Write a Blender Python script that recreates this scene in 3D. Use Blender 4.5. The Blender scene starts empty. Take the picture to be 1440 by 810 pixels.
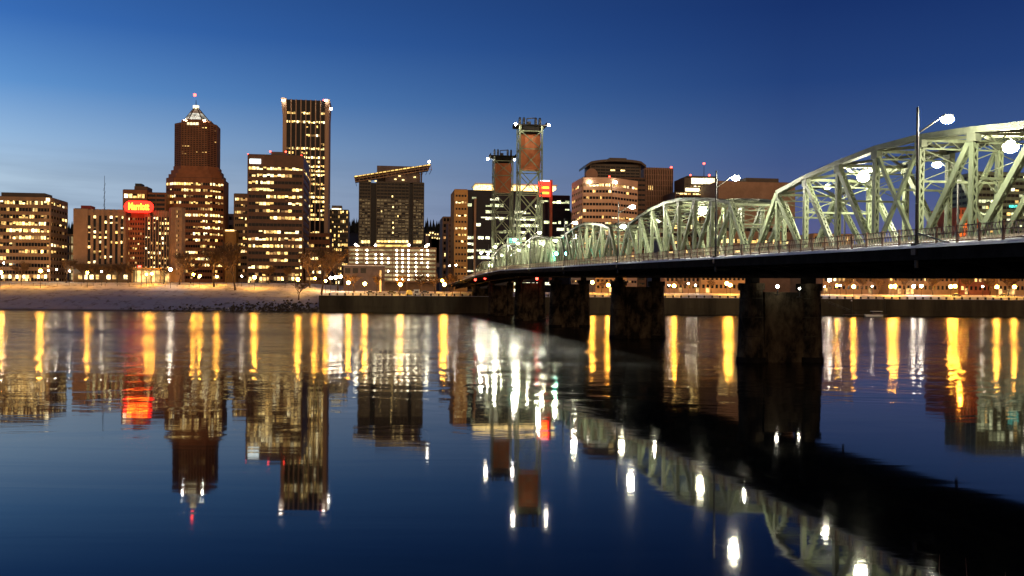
import bpy, math, random
from mathutils import Matrix, Vector
R = math.radians
random.seed(7)
sc = bpy.context.scene
COL = sc.collection

# ------------------------------------------------------------------ camera
F, HZ, CAMZ, ROLL = 1300.0, 417.0, 8.05, 0.0067       # focal length and horizon measured on the 1440 px photograph
cam = bpy.data.cameras.new('camera'); cam.sensor_width = 36; cam.lens = 36 * F / 1440
cam.shift_y = (HZ - 405) / 1440; cam.clip_start = .1; cam.clip_end = 20000
camo = bpy.data.objects.new('camera', cam); COL.objects.link(camo)
camo.matrix_world = Matrix.Translation((0, 0, CAMZ)) @ Matrix.Rotation(R(90), 4, 'X') @ Matrix.Rotation(ROLL, 4, 'Z')
sc.camera = camo

# ------------------------------------------------------------------ render settings
sc.view_settings.view_transform = 'Standard'; sc.view_settings.look = 'None'
sc.view_settings.exposure = 0; sc.view_settings.gamma = 1; sc.view_settings.use_curve_mapping = False
cy = sc.cycles
cy.caustics_reflective = False; cy.caustics_refractive = False
cy.max_bounces = 6; cy.diffuse_bounces = 2; cy.glossy_bounces = 4; cy.transmission_bounces = 2
cy.sample_clamp_indirect = 6; cy.sample_clamp_direct = 0; cy.use_light_tree = True
cy.use_denoising = True
try: cy.denoiser = 'OPENIMAGEDENOISE'
except Exception: pass

# ------------------------------------------------------------------ dusk sky
w = bpy.data.worlds.new('World'); sc.world = w; w.use_nodes = True
nt = w.node_tree; nt.nodes.clear()
def N(t, **kw):
    n = nt.nodes.new(t)
    for k, v in kw.items(): setattr(n, k, v)
    return n
L = nt.links.new
FILL_EL, FILL_AZ = R(3), R(163)                  # compass azimuth clockwise from +Y: behind the camera, to the right
out = N('ShaderNodeOutputWorld'); bg = N('ShaderNodeBackground'); L(bg.outputs[0], out.inputs[0])
sky = N('ShaderNodeTexSky', sky_type='NISHITA'); sky.sun_disc = False
sky.sun_elevation = FILL_EL; sky.sun_rotation = FILL_AZ; sky.altitude = 20; sky.air_density = 1.4; sky.ozone_density = 4
tc = N('ShaderNodeTexCoord'); sep = N('ShaderNodeSeparateXYZ'); L(tc.outputs['Generated'], sep.inputs[0])
def ramp(stops):
    r = N('ShaderNodeValToRGB'); e = r.color_ramp.elements
    while len(e) < len(stops): e.new(.5)
    for q, (p, c) in zip(e, stops): q.position = p; q.color = (*c, 1)
    L(sep.outputs['Z'], r.inputs[0]); return r
SL = ramp([(0, (.45, .56, .69)), (.06, (.49, .635, .77)), (.11, (.475, .63, .78)), (.15, (.33, .53, .79)), (.20, (.125, .325, .69)), (.26, (.043, .168, .52)), (.36, (.018, .075, .28)), (.7, (.004, .012, .06))])
SR = ramp([(0, (.112, .110, .245)), (.06, (.100, .106, .250)), (.11, (.060, .092, .245)), (.16, (.036, .078, .230)), (.22, (.013, .044, .182)), (.29, (.006, .025, .134)), (.40, (.005, .014, .075)), (.7, (.002, .004, .025))])
mr0 = N('ShaderNodeMapRange'); mr0.inputs[1].default_value = -.52; mr0.inputs[2].default_value = .28
L(sep.outputs['X'], mr0.inputs[0])
mr = N('ShaderNodeMath', operation='POWER'); mr.inputs[1].default_value = .62; L(mr0.outputs[0], mr.inputs[0])
mx = N('ShaderNodeMix', data_type='RGBA'); L(mr.outputs[0], mx.inputs[0]); L(SL.outputs[0], mx.inputs[6]); L(SR.outputs[0], mx.inputs[7])
# thin evening cloud streaks low over the hills
mp = N('ShaderNodeMapping'); mp.inputs['Scale'].default_value = (2.2, 2.2, 26); mp.inputs['Rotation'].default_value = (0, R(4), 0)
L(tc.outputs['Generated'], mp.inputs[0])
nz = N('ShaderNodeTexNoise'); nz.inputs['Scale'].default_value = 1.6; nz.inputs['Detail'].default_value = 5; nz.inputs['Roughness'].default_value = .55
L(mp.outputs[0], nz.inputs[0])
cr = N('ShaderNodeMapRange'); cr.inputs[1].default_value = .46; cr.inputs[2].default_value = .72; L(nz.outputs[0], cr.inputs[0])
lowm = N('ShaderNodeMapRange'); lowm.inputs[1].default_value = .155; lowm.inputs[2].default_value = .05; L(sep.outputs['Z'], lowm.inputs[0])
cm = N('ShaderNodeMath', operation='MULTIPLY'); L(cr.outputs[0], cm.inputs[0]); L(lowm.outputs[0], cm.inputs[1])
cm2 = N('ShaderNodeMath', operation='MULTIPLY'); cm2.inputs[1].default_value = .8; L(cm.outputs[0], cm2.inputs[0])
cl = N('ShaderNodeMix', data_type='RGBA'); cl.inputs[7].default_value = (.10, .15, .25, 1)
L(cm2.outputs[0], cl.inputs[0]); L(mx.outputs[2], cl.inputs[6])
# behind the camera: the dull glow of the east side
bk = N('ShaderNodeMapRange'); bk.inputs[1].default_value = .1; bk.inputs[2].default_value = -.7; L(sep.outputs['Y'], bk.inputs[0])
bm = N('ShaderNodeMix', data_type='RGBA'); bm.inputs[7].default_value = (.060, .050, .065, 1)
L(bk.outputs[0], bm.inputs[0]); L(cl.outputs[2], bm.inputs[6])
ns = N('ShaderNodeMix', data_type='RGBA', blend_type='ADD'); ns.inputs[0].default_value = .01
L(bm.outputs[2], ns.inputs[6]); L(sky.outputs[0], ns.inputs[7])
L(ns.outputs[2], bg.inputs[0]); bg.inputs[1].default_value = 1.0

# soft warm fill added behind the camera to light the river fronts
sl = bpy.data.lights.new('warm_fill', 'SUN'); sl.energy = 1.45; sl.angle = R(60); sl.color = (1, .62, .33)
so = bpy.data.objects.new('warm_fill', sl); COL.objects.link(so)
sd = Vector((math.sin(FILL_AZ) * math.cos(FILL_EL), math.cos(FILL_AZ) * math.cos(FILL_EL), math.sin(FILL_EL)))
so.rotation_euler = sd.to_track_quat('Z', 'Y').to_euler()

# ------------------------------------------------------------------ helpers
def P(px, py, Y):
    """point seen at pixel (px, py) of the photograph at real distance Y"""
    u, v = px - 720, py - HZ
    return Vector(((u + v * ROLL) * Y / F, Y, CAMZ - (v - u * ROLL) * Y / F))
def PX(px, Y, py=400): return P(px, py, Y).x
def PZ(px, py, Y): return P(px, py, Y).z

class MB:
    def __init__(s): s.v = []; s.f = []
    def poly(s, pts):
        b = len(s.v); s.v += [tuple(p) for p in pts]; s.f.append(tuple(range(b, b + len(pts))))
    def hexa(s, p):
        b = len(s.v); s.v += [tuple(q) for q in p]
        s.f += [tuple(b + i for i in q) for q in ((0, 3, 2, 1), (4, 5, 6, 7), (0, 1, 5, 4), (1, 2, 6, 5), (2, 3, 7, 6), (3, 0, 4, 7))]
    def box(s, x0, x1, y0, y1, z0, z1):
        s.hexa([(x0, y0, z0), (x1, y0, z0), (x1, y1, z0), (x0, y1, z0), (x0, y0, z1), (x1, y0, z1), (x1, y1, z1), (x0, y1, z1)])
    def obox(s, o, d, n, x0, x1, y0, y1, z0, z1):          # y is outward along n
        def q(x, y, z): return (o[0] + d[0] * x + n[0] * y, o[1] + d[1] * x + n[1] * y, z)
        s.hexa([q(x0, y1, z0), q(x1, y1, z0), q(x1, y0, z0), q(x0, y0, z0), q(x0, y1, z1), q(x1, y1, z1), q(x1, y0, z1), q(x0, y0, z1)])
    def bar(s, a, b, wx, wy=None, up=(0, 0, 1)):
        a, b = Vector(a), Vector(b); wy = wy or wx
        t = (b - a).normalized(); u = Vector(up)
        if abs(t.dot(u)) > .98: u = Vector((1, 0, 0))
        x = t.cross(u).normalized() * wx / 2; y = x.cross(t).normalized() * wy / 2
        s.hexa([a - x - y, a + x - y, a + x + y, a - x + y, b - x - y, b + x - y, b + x + y, b - x + y])
    def tube(s, a, b, r0, r1=None, n=8, cap=True):
        a, b = Vector(a), Vector(b); r1 = r0 if r1 is None else r1
        t = (b - a).normalized(); u = Vector((0, 0, 1)) if abs(t.z) < .9 else Vector((1, 0, 0))
        x = t.cross(u).normalized(); y = t.cross(x)
        k = len(s.v)
        for c, r in ((a, r0), (b, r1)):
            for i in range(n):
                g = 2 * math.pi * i / n; s.v.append(tuple(c + x * (r * math.cos(g)) + y * (r * math.sin(g))))
        for i in range(n):
            j = (i + 1) % n; s.f.append((k + i, k + n + i, k + n + j, k + j))
        if cap: s.f.append(tuple(k + i for i in range(n))); s.f.append(tuple(k + n + i for i in reversed(range(n))))
    def prism(s, pts, z0, z1, top=None):
        n = len(pts); b = len(s.v); top = top or pts
        s.v += [(p[0], p[1], z0) for p in pts] + [(p[0], p[1], z1) for p in top]
        for i in range(n):
            j = (i + 1) % n; s.f.append((b + i, b + j, b + n + j, b + n + i))
        s.f.append(tuple(b + i for i in reversed(range(n)))); s.f.append(tuple(b + n + i for i in range(n)))
    def ball(s, c, r, nu=10, nv=6, sz=1):
        b = len(s.v); c = Vector(c)
        s.v.append(tuple(c + Vector((0, 0, r * sz))))
        for i in range(1, nv):
            t = math.pi * i / nv
            for j in range(nu):
                g = 2 * math.pi * j / nu
                s.v.append(tuple(c + Vector((r * math.sin(t) * math.cos(g), r * math.sin(t) * math.sin(g), r * sz * math.cos(t)))))
        s.v.append(tuple(c - Vector((0, 0, r * sz)))); e = len(s.v) - 1
        for j in range(nu):
            k = (j + 1) % nu
            s.f.append((b, b + 1 + j, b + 1 + k))
            for i in range(nv - 2):
                o = b + 1 + i * nu; s.f.append((o + j, o + nu + j, o + nu + k, o + k))
            o = b + 1 + (nv - 2) * nu; s.f.append((o + j, e, o + k))
    def mesh(s, name, m, smooth=False):
        me = bpy.data.meshes.new(name); me.from_pydata(s.v, [], s.f); me.update()
        if m: me.materials.append(m)
        if smooth:
            for p in me.polygons: p.use_smooth = True
        return me
    def build(s, name, m, parent=None, smooth=False):
        o = bpy.data.objects.new(name, s.mesh(name, m, smooth)); COL.objects.link(o)
        if parent is not None: o.parent = parent
        return o

def tag(o, label=None, cat=None, group=None, kind=None):
    if label: o['label'] = label
    if cat: o['category'] = cat
    if group: o['group'] = group
    if kind: o['kind'] = kind
    return o
def empty(name, loc=(0, 0, 0), rz=0):
    o = bpy.data.objects.new(name, None); COL.objects.link(o); o.location = loc; o.rotation_euler.z = rz
    o.empty_display_size = .5; return o
def copy_tree(o, parent=None):
    c = o.copy(); COL.objects.link(c)
    if parent is not None: c.parent = parent
    for ch in list(o.children): copy_tree(ch, c)
    return c
def inst(name, me, parent, loc, kind=None):
    o = bpy.data.objects.new(name, me); COL.objects.link(o); o.parent = parent; o.location = loc
    if kind: o['kind'] = kind
    return o

# ------------------------------------------------------------------ materials
def mat(name, col, rough=.7, var=.25, scale=.4, spec=.3, metal=0, streak=0, col2=None, thr=(.35, .65), bump=0):
    m = bpy.data.materials.new(name); m.use_nodes = True; t = m.node_tree; b = t.nodes['Principled BSDF']
    b.inputs['Roughness'].default_value = rough; b.inputs['Metallic'].default_value = metal
    b.inputs['Specular IOR Level'].default_value = spec
    g = t.nodes.new('ShaderNodeNewGeometry'); mp = t.nodes.new('ShaderNodeMapping'); t.links.new(g.outputs['Position'], mp.inputs[0])
    mp.inputs['Scale'].default_value = (scale, scale, scale * (1 - .85 * streak))
    n = t.nodes.new('ShaderNodeTexNoise'); n.inputs['Scale'].default_value = 1; n.inputs['Detail'].default_value = 6; n.inputs['Roughness'].default_value = .65
    t.links.new(mp.outputs[0], n.inputs[0])
    r = t.nodes.new('ShaderNodeMapRange'); r.inputs[1].default_value = thr[0]; r.inputs[2].default_value = thr[1]; t.links.new(n.outputs[0], r.inputs[0])
    x = t.nodes.new('ShaderNodeMix'); x.data_type = 'RGBA'
    x.inputs[6].default_value = (*[c * (1 - var) for c in col], 1)
    x.inputs[7].default_value = (*(col2 or [min(.9, c * (1 + var)) for c in col]), 1)
    t.links.new(r.outputs[0], x.inputs[0]); t.links.new(x.outputs[2], b.inputs['Base Color'])
    if bump:
        bp = t.nodes.new('ShaderNodeBump'); bp.inputs['Strength'].default_value = bump; bp.inputs['Distance'].default_value = .3
        t.links.new(n.outputs[0], bp.inputs['Height']); t.links.new(bp.outputs[0], b.inputs['Normal'])
    return m
def glow(name, col, strength, var=0, scale=1.1):
    """a thing that gives off light; var spreads the brightness window by window and within one window (blinds, ceiling lamps)"""
    m = bpy.data.materials.new(name); m.use_nodes = True; t = m.node_tree; b = t.nodes['Principled BSDF']
    b.inputs['Base Color'].default_value = (.02, .02, .02, 1); b.inputs['Roughness'].default_value = .4
    b.inputs['Emission Color'].default_value = (*col, 1); b.inputs['Emission Strength'].default_value = strength
    if var:
        g = t.nodes.new('ShaderNodeNewGeometry'); oi = t.nodes.new('ShaderNodeObjectInfo')
        a = t.nodes.new('ShaderNodeMath'); a.operation = 'ADD'; t.links.new(g.outputs['Random Per Island'], a.inputs[0]); t.links.new(oi.outputs['Random'], a.inputs[1])
        fr = t.nodes.new('ShaderNodeMath'); fr.operation = 'FRACT'; t.links.new(a.outputs[0], fr.inputs[0])
        r = t.nodes.new('ShaderNodeMapRange'); r.inputs[3].default_value = strength * (1 - var); r.inputs[4].default_value = strength * (1 + var); t.links.new(fr.outputs[0], r.inputs[0])
        n = t.nodes.new('ShaderNodeTexNoise'); n.inputs['Scale'].default_value = scale; n.inputs['Detail'].default_value = 4; t.links.new(g.outputs['Position'], n.inputs[0])
        k = t.nodes.new('ShaderNodeMapRange'); k.inputs[1].default_value = .3; k.inputs[2].default_value = .7; k.inputs[3].default_value = .15; k.inputs[4].default_value = 1.7; t.links.new(n.outputs[0], k.inputs[0])
        q = t.nodes.new('ShaderNodeMath'); q.operation = 'MULTIPLY'; t.links.new(r.outputs[0], q.inputs[0]); t.links.new(k.outputs[0], q.inputs[1])
        t.links.new(q.outputs[0], b.inputs['Emission Strength'])
    return m

M = {}
M['tan'] = mat('tan_concrete', (.30, .195, .12), scale=.15, var=.18)
M['hotel'] = mat('brown_concrete', (.30, .19, .125), scale=.15, var=.18)
M['brick'] = mat('brown_brick', (.27, .105, .045), scale=.2, var=.2)
M['darkbrick'] = mat('dark_red_granite', (.115, .055, .030), scale=.2, var=.2, rough=.5)
M['bronze'] = mat('dark_bronze_cladding', (.07, .05, .035), scale=.2, var=.2, rough=.4)
M['upperbrick'] = mat('dark_brown_brick', (.20, .088, .042), scale=.2, var=.2)
M['fedwall'] = mat('dark_bronze_mullion', (.042, .030, .016), scale=.2, rough=.4)
M['travertine'] = mat('travertine', (.42, .27, .17), scale=.12, var=.15, streak=1)
M['pink'] = mat('pink_concrete', (.66, .42, .27), scale=.12, var=.12)
M['ribtan'] = mat('tan_fluted_concrete', (.36, .215, .14), scale=.12, var=.12)
M['orange'] = mat('ochre_stone', (.48, .27, .09), scale=.15, var=.15)
M['mauve'] = mat('mauve_panel', (.15, .115, .11), scale=.2, var=.2)
M['greenish'] = mat('pale_green_panel', (.20, .27, .19), scale=.2, var=.15)
M['redbrick'] = mat('red_brick', (.30, .10, .06), scale=.3, var=.25)
M['glass'] = mat('dark_glazing', (.012, .013, .018), rough=.15, var=.3, scale=.1, spec=.10)
M['blueglass'] = mat('blue_black_glazing', (.010, .012, .024), rough=.12, var=.3, scale=.1, spec=.10)
M['roof'] = mat('roof_felt', (.05, .04, .04), scale=.3)
M['dark'] = mat('dark_metal', (.03, .03, .03), rough=.5, scale=1)
M['pole'] = mat('galvanised_pole', (.10, .10, .09), rough=.45, scale=2, metal=.4)
M['paint'] = mat('pale_green_bridge_paint', (.150, .176, .108), rough=.55, var=.4, scale=.5, streak=1, spec=.35)
M['chord'] = mat('weathered_bridge_paint', (.080, .088, .060), rough=.6, var=.35, scale=.5, spec=.3)
M['girder'] = mat('sooty_girder', (.016, .014, .012), rough=.9, var=.4, scale=.6, spec=.05)
M['beam'] = mat('floor_beam_paint', (.06, .056, .045), rough=.8, var=.4, scale=.6, spec=.1)
M['pier'] = mat('stained_pier_concrete', (.022, .018, .013), rough=.95, var=.5, scale=.5, col2=(.12, .092, .055), thr=(.42, .66), bump=.8, spec=.1, streak=.5)
M['lattice'] = mat('cream_railing_lattice', (.68, .56, .40), scale=1.5, var=.15)
M['barrier'] = mat('concrete_barrier', (.46, .36, .26), scale=.8, var=.2)
M['rail'] = mat('rusty_railing', (.22, .13, .095), rough=.7, var=.3, scale=1.5)
M['asphalt'] = mat('asphalt', (.05, .05, .05), rough=.9, scale=1, spec=.1)
M['snow'] = mat('packed_snow', (.74, .74, .78), rough=.8, var=.12, scale=.5)
M['cw'] = mat('rust_red_counterweight', (.36, .115, .045), rough=.8, var=.25, scale=.25, streak=1)
M['seawall'] = mat('seawall_concrete', (.040, .032, .020), rough=.9, var=.45, scale=.12, col2=(.075, .062, .037), streak=1)
M['bark'] = mat('bark', (.060, .042, .030), rough=.95, scale=2)
M['twig'] = mat('twig', (.13, .08, .045), rough=.95, scale=2)
M['rock'] = mat('riprap_rock', (.045, .042, .045), rough=.95, var=.4, scale=.8, col2=(.55, .55, .60), thr=(.56, .66))
M['forest'] = mat('conifer', (.010, .013, .012), rough=1, scale=.02)
M['hill'] = mat('hillside', (.016, .018, .020), rough=1, scale=.01)
M['white'] = mat('white_paint', (.75, .75, .72), rough=.4, var=.08)
M['stucco'] = mat('sandy_stucco', (.40, .26, .14), scale=.2, var=.2)
M['car'] = mat('car_paint', (.10, .11, .13), rough=.25, var=.2, spec=.6)
M['redpanel'] = mat('red_panel', (.30, .03, .03), rough=.5)
M['snowroof'] = M['snow']
WIN = [glow('window_warm', (1, .60, .17), 1.7, .6), glow('window_bright', (1, .70, .26), 3.0, .5),
       glow('window_dim', (1, .50, .16), .45, .7), glow('window_white', (1, .83, .46), 3.4, .5)]
WG = [glow('window_cool', (.95, 1, .55), 1.2, .6), glow('window_cool_white', (1, .98, .66), 2.2, .5)]
M['fedwin'] = glow('window_faint', (1, .66, .26), .085, .7)
M['sodium'] = glow('sodium_globe', (1, .41, .04), 300)
M['whitelamp'] = glow('white_globe', (1, .86, .66), 120)
M['bridgelamp'] = glow('bridge_lamp_lens', (1, .95, .66), 520)
M['polelamp'] = glow('pole_lamp_lens', (1, .96, .72), 1500)
M['worklamp'] = glow('work_lamp_lens', (1, .93, .75), 60)
M['towerlamp'] = glow('tower_floodlight', (1, .90, .72), 420)
M['crownlamp'] = glow('crown_floodlight_lens', (1, .97, .85), 420)
M['flood'] = glow('floodlight_lens', (1, .93, .80), 40)
M['redlamp'] = glow('red_beacon', (1, .05, .03), 14)
M['green'] = glow('green_signal_lens', (.03, 1, .62), 900)
M['shop'] = glow('shop_window', (1, .60, .20), 1.1, .8, .4)
M['parking'] = glow('parking_level_light', (1, .74, .34), .42, .5, .25)
M['parklamp'] = glow('parking_lamp', (1, .90, .62), 30)
M['amber'] = glow('amber_glow', (1, .66, .16), 1.6, .3, .5)
M['signred'] = glow('red_sign_glow', (1, .012, .006), 6)
M['signletter'] = glow('sign_letter', (1, .30, .015), 9)
M['signwhite'] = glow('white_sign_face', (.86, 1, 1), 3.0)
M['teal'] = glow('teal_light', (.10, .9, .75), 1.4, .3)

# ------------------------------------------------------------------ terrain, water, hills
XW = PX(457, 440)                                    # where the snowy bank meets the seawall
def sm(a, b, x): t = min(1, max(0, (x - a) / (b - a))); return t * t * (3 - 2 * t)
def gz(x, y):
    if y < 60:
        return -4 + 9.5 * sm(2, -9, y) if y < 10 else -4
    if y < 430: return -4
    left = 1 - sm(XW - 26, XW - 3, x)
    bank = -4 + 4.6 * sm(430, 440.5, y) + 6.2 * sm(437, 457, y) + 5.2 * sm(450, 482, y) + 2.6 * sm(474, 500, y)
    city = (-4 if y < 440 else 7.9 + 2.6 * sm(442, 488, y))
    if x < XW - 3: return bank * left + (1 - left) * (-4 + 4.4 * sm(430, 440.5, y) + 8.2 * sm(438, 462, y) + .2 * sm(465, 480, y) + 1.7 * sm(455, 490, y))
    return city
xs = [-4000, -2500, -1500, -900, -600, -450] + [-360 + 4 * i for i in range(90)] + [12, 40, 80, 140, 220, 320, 450, 650, 1000, 1800, 3000, 4000]
xs = sorted(set([x for x in xs if abs(x - XW) > 3.2] + [XW - 3.01, XW - 2.99]))
ys = [-400, -60, -20, -9, -6, -4, -2, 0, 2, 6, 30, 200, 400, 428, 430, 432, 434, 436] + [437 + i for i in range(0, 30)] + [470, 474, 478, 482, 490, 505, 540, 600, 800, 1200, 2000, 3500, 7000]
ys = sorted(set([y for y in ys if y not in (440,)] + [439.9, 440.35]))
g = MB(); rnd = random.Random(3)
for y in ys:
    for x in xs:
        z = gz(x, y)
        if x < XW - 6 and 440 < y < 480: z += rnd.uniform(-.12, .12)
        g.v.append((x, y, z))
nx = len(xs)
for j in range(len(ys) - 1):
    for i in range(nx - 1):
        a = j * nx + i; g.f.append((a, a + 1, a + nx + 1, a + nx))
def ground_mat():
    m = bpy.data.materials.new('snowy_ground'); m.use_nodes = True; t = m.node_tree; b = t.nodes['Principled BSDF']; b.inputs['Roughness'].default_value = .85
    ge = t.nodes.new('ShaderNodeNewGeometry'); n = t.nodes.new('ShaderNodeTexNoise'); n.inputs['Scale'].default_value = .22; n.inputs['Detail'].default_value = 8; n.inputs['Roughness'].default_value = .7
    t.links.new(ge.outputs['Position'], n.inputs[0])
    r = t.nodes.new('ShaderNodeMapRange'); r.inputs[1].default_value = .52; r.inputs[2].default_value = .70; t.links.new(n.outputs[0], r.inputs[0])
    s = t.nodes.new('ShaderNodeSeparateXYZ'); t.links.new(ge.outputs['Position'], s.inputs[0])
    zz = t.nodes.new('ShaderNodeMapRange'); zz.inputs[1].default_value = 1.0; zz.inputs[2].default_value = .2; t.links.new(s.outputs['Z'], zz.inputs[0])
    mx_ = t.nodes.new('ShaderNodeMath'); mx_.operation = 'MAXIMUM'; t.links.new(r.outputs[0], mx_.inputs[0]); t.links.new(zz.outputs[0], mx_.inputs[1])
    # dusk shade painted into the slope's snow colour, the lamplit path above kept pale
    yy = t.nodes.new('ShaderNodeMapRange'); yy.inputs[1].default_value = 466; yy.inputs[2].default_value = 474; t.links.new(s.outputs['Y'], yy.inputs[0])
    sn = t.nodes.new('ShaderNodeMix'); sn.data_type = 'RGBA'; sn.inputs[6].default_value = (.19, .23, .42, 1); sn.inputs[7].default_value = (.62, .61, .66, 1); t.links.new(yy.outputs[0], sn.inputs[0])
    x = t.nodes.new('ShaderNodeMix'); x.data_type = 'RGBA'; t.links.new(sn.outputs[2], x.inputs[6])
    x.inputs[7].default_value = (.05, .042, .04, 1)
    t.links.new(mx_.outputs[0], x.inputs[0]); t.links.new(x.outputs[2], b.inputs['Base Color'])
    bp = t.nodes.new('ShaderNodeBump'); bp.inputs['Strength'].default_value = .5; bp.inputs['Distance'].default_value = .4
    t.links.new(n.outputs[0], bp.inputs['Height']); t.links.new(bp.outputs[0], b.inputs['Normal'])
    return m
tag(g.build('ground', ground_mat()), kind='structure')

def water_mat():
    m = bpy.data.materials.new('river_water'); m.use_nodes = True; t = m.node_tree; b = t.nodes['Principled BSDF']
    b.inputs['Base Color'].default_value = (.0015, .0022, .0032, 1); b.inputs['IOR'].default_value = 1.333; b.inputs['Specular IOR Level'].default_value = .5
    b.inputs['IOR'].default_value = 1.2
    def nd(k, **kw):
        n = t.nodes.new(k)
        for a, v in kw.items(): setattr(n, a, v)
        return n
    ge = nd('ShaderNodeNewGeometry'); s = nd('ShaderNodeSeparateXYZ'); t.links.new(ge.outputs['Position'], s.inputs[0])
    # wind-ruffled water beyond about 95 m, calm water nearer; patches of each drawn out along the shore
    mp = nd('ShaderNodeMapping'); mp.inputs['Scale'].default_value = (.006, .035, 1); t.links.new(ge.outputs['Position'], mp.inputs[0])
    n1 = nd('ShaderNodeTexNoise'); n1.inputs['Scale'].default_value = 1; n1.inputs['Detail'].default_value = 5; n1.inputs['Roughness'].default_value = .6; t.links.new(mp.outputs[0], n1.inputs[0])
    off = nd('ShaderNodeMath', operation='MULTIPLY_ADD'); off.inputs[1].default_value = 75; t.links.new(n1.outputs[0], off.inputs[0]); t.links.new(s.outputs['Y'], off.inputs[2])
    r = nd('ShaderNodeMapRange', interpolation_type='SMOOTHSTEP'); r.inputs[1].default_value = 92; r.inputs[2].default_value = 205; r.inputs[3].default_value = .04; r.inputs[4].default_value = .205
    t.links.new(off.outputs[0], r.inputs[0])
    k = nd('ShaderNodeMapRange'); k.inputs[1].default_value = .3; k.inputs[2].default_value = .7; k.inputs[3].default_value = .75; k.inputs[4].default_value = 1.2; t.links.new(n1.outputs[0], k.inputs[0])
    q = nd('ShaderNodeMath', operation='MULTIPLY'); t.links.new(r.outputs[0], q.inputs[0]); t.links.new(k.outputs[0], q.inputs[1])
    t.links.new(q.outputs[0], b.inputs['Roughness'])
    # slow swell close by, wind ripples in long irregular bands farther out
    def bumps(sc_, det, dist, strength, prev=None, fac=None):
        mp2 = nd('ShaderNodeMapping'); mp2.inputs['Scale'].default_value = sc_; t.links.new(ge.outputs['Position'], mp2.inputs[0])
        n2 = nd('ShaderNodeTexNoise'); n2.inputs['Scale'].default_value = 1; n2.inputs['Detail'].default_value = det; n2.inputs['Distortion'].default_value = .6; t.links.new(mp2.outputs[0], n2.inputs[0])
        bp = nd('ShaderNodeBump'); bp.inputs['Strength'].default_value = strength; bp.inputs['Distance'].default_value = dist
        t.links.new(n2.outputs[0], bp.inputs['Height'])
        if fac: t.links.new(fac, bp.inputs['Strength'])
        if prev: t.links.new(prev.outputs[0], bp.inputs['Normal'])
        return bp
    b1 = bumps((.05, .3, 1), 3, 1, .008)
    fz = nd('ShaderNodeMapRange'); fz.inputs[1].default_value = 90; fz.inputs[2].default_value = 190; fz.inputs[3].default_value = 0; fz.inputs[4].default_value = .34; t.links.new(off.outputs[0], fz.inputs[0])
    b2 = bumps((.11, .16, 1), 4, 1, .1, b1, fz.outputs[0])
    t.links.new(b2.outputs[0], b.inputs['Normal'])
    return m
wt = MB(); wt.poly([(-4000, -3, 0), (4000, -3, 0), (4000, 445, 0), (-4000, 445, 0)])
tag(wt.build('water', water_mat()), kind='structure')

hl = MB(); rnd = random.Random(5); hn = 160
def ridge(x):                                         # skyline of the west hills
    return (228 + 38 * math.sin(x / 420 + 1.2) + 20 * math.sin(x / 130) + 9 * math.sin(x / 51 + 2)) * (1 - .45 * sm(100, 900, x))
hxs = [-3600 + 7200 * i / hn for i in range(hn + 1)]
for t_, yy in ((0, 1900), (.25, 2200), (.6, 2600), (1, 3000), (.9, 3600), (0, 5200)):
    for x in hxs: hl.v.append((x, yy, 8 + (ridge(x) - 8) * t_ + rnd.uniform(-4, 4) * t_))
for j in range(5):
    for i in range(hn):
        a = j * (hn + 1) + i; hl.f.append((a, a + 1, a + hn + 2, a + hn + 1))
tag(hl.build('hills', M['hill'], smooth=True), kind='structure')
fo = MB()
for i in range(2600):                                 # the conifers along the ridge, one mass
    x = rnd.uniform(-1900, 1900); t_ = rnd.uniform(.72, 1.0) ** .5
    z = 8 + (ridge(x) - 8) * t_; y = 2600 + (t_ - .6) / .4 * 400
    h = rnd.uniform(14, 38); r = h * rnd.uniform(.13, .2)
    k = len(fo.v); fo.v.append((x, y, z + h))
    for s_ in range(6):
        a = s_ * math.pi / 3 + rnd.random(); fo.v.append((x + r * math.cos(a), y + r * math.sin(a), z + h * rnd.uniform(-.05, .1)))
    for s_ in range(6): fo.f.append((k, k + 1 + s_, k + 1 + (s_ + 1) % 6))
tag(fo.build('forest', M['forest']), 'dark conifer forest along the ridge of the hills', kind='stuff')

# ------------------------------------------------------------------ buildings
TH = math.atan(.14385)                                # the bridge axis, and with it the street grid, is turned this far from the view
P_, PX_, PZ_, empty_ = P, PX, PZ, empty
GRID = {}
def setplane(xref, Y0, rot=True):
    """start a building whose front stands at distance Y0 at pixel xref and runs along the street grid"""
    GRID.update(A=Vector((P_(xref, 400, Y0).x, Y0)), Y0=Y0, th=TH if rot else 0.0)
def P(px, py, Y):
    """as P_, but on the front plane of the current building (moved back by Y - Y0), in its own unrotated frame"""
    A, th, dy = GRID['A'], GRID['th'], Y - GRID['Y0']
    u, v = px - 720, py - HZ
    k = (u + v * ROLL) / F; n = Vector((math.cos(th), math.sin(th))); t = Vector((-math.sin(th), math.cos(th)))
    s_ = (A.dot(t) + dy) / (k * t.x + t.y); w_ = Vector((k * s_, s_))
    return Vector((A.x + (w_ - A).dot(n), Y, CAMZ - (v - u * ROLL) * s_ / F))
def PX(px, Y, py=400): return P(px, py, Y).x
def PZ(px, py, Y): return P(px, py, Y).z
ROOTS = []
def empty(name, *a):
    o = empty_(name); o.location = (GRID['A'].x, GRID['A'].y, 7); o.rotation_euler.z = GRID['th']; ROOTS.append((o, o.location.copy())); return o
def rect(x0, x1, Y, d, rot=0):
    """front edge seen from pixel x0 to x1 at distance Y"""
    a, b = PX(x0, Y), PX(x1, Y)
    return [(a, Y), (b, Y), (b, Y + d), (a, Y + d)]
def shape(pts): return [(PX(x, Y), Y) for x, Y in pts]

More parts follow.
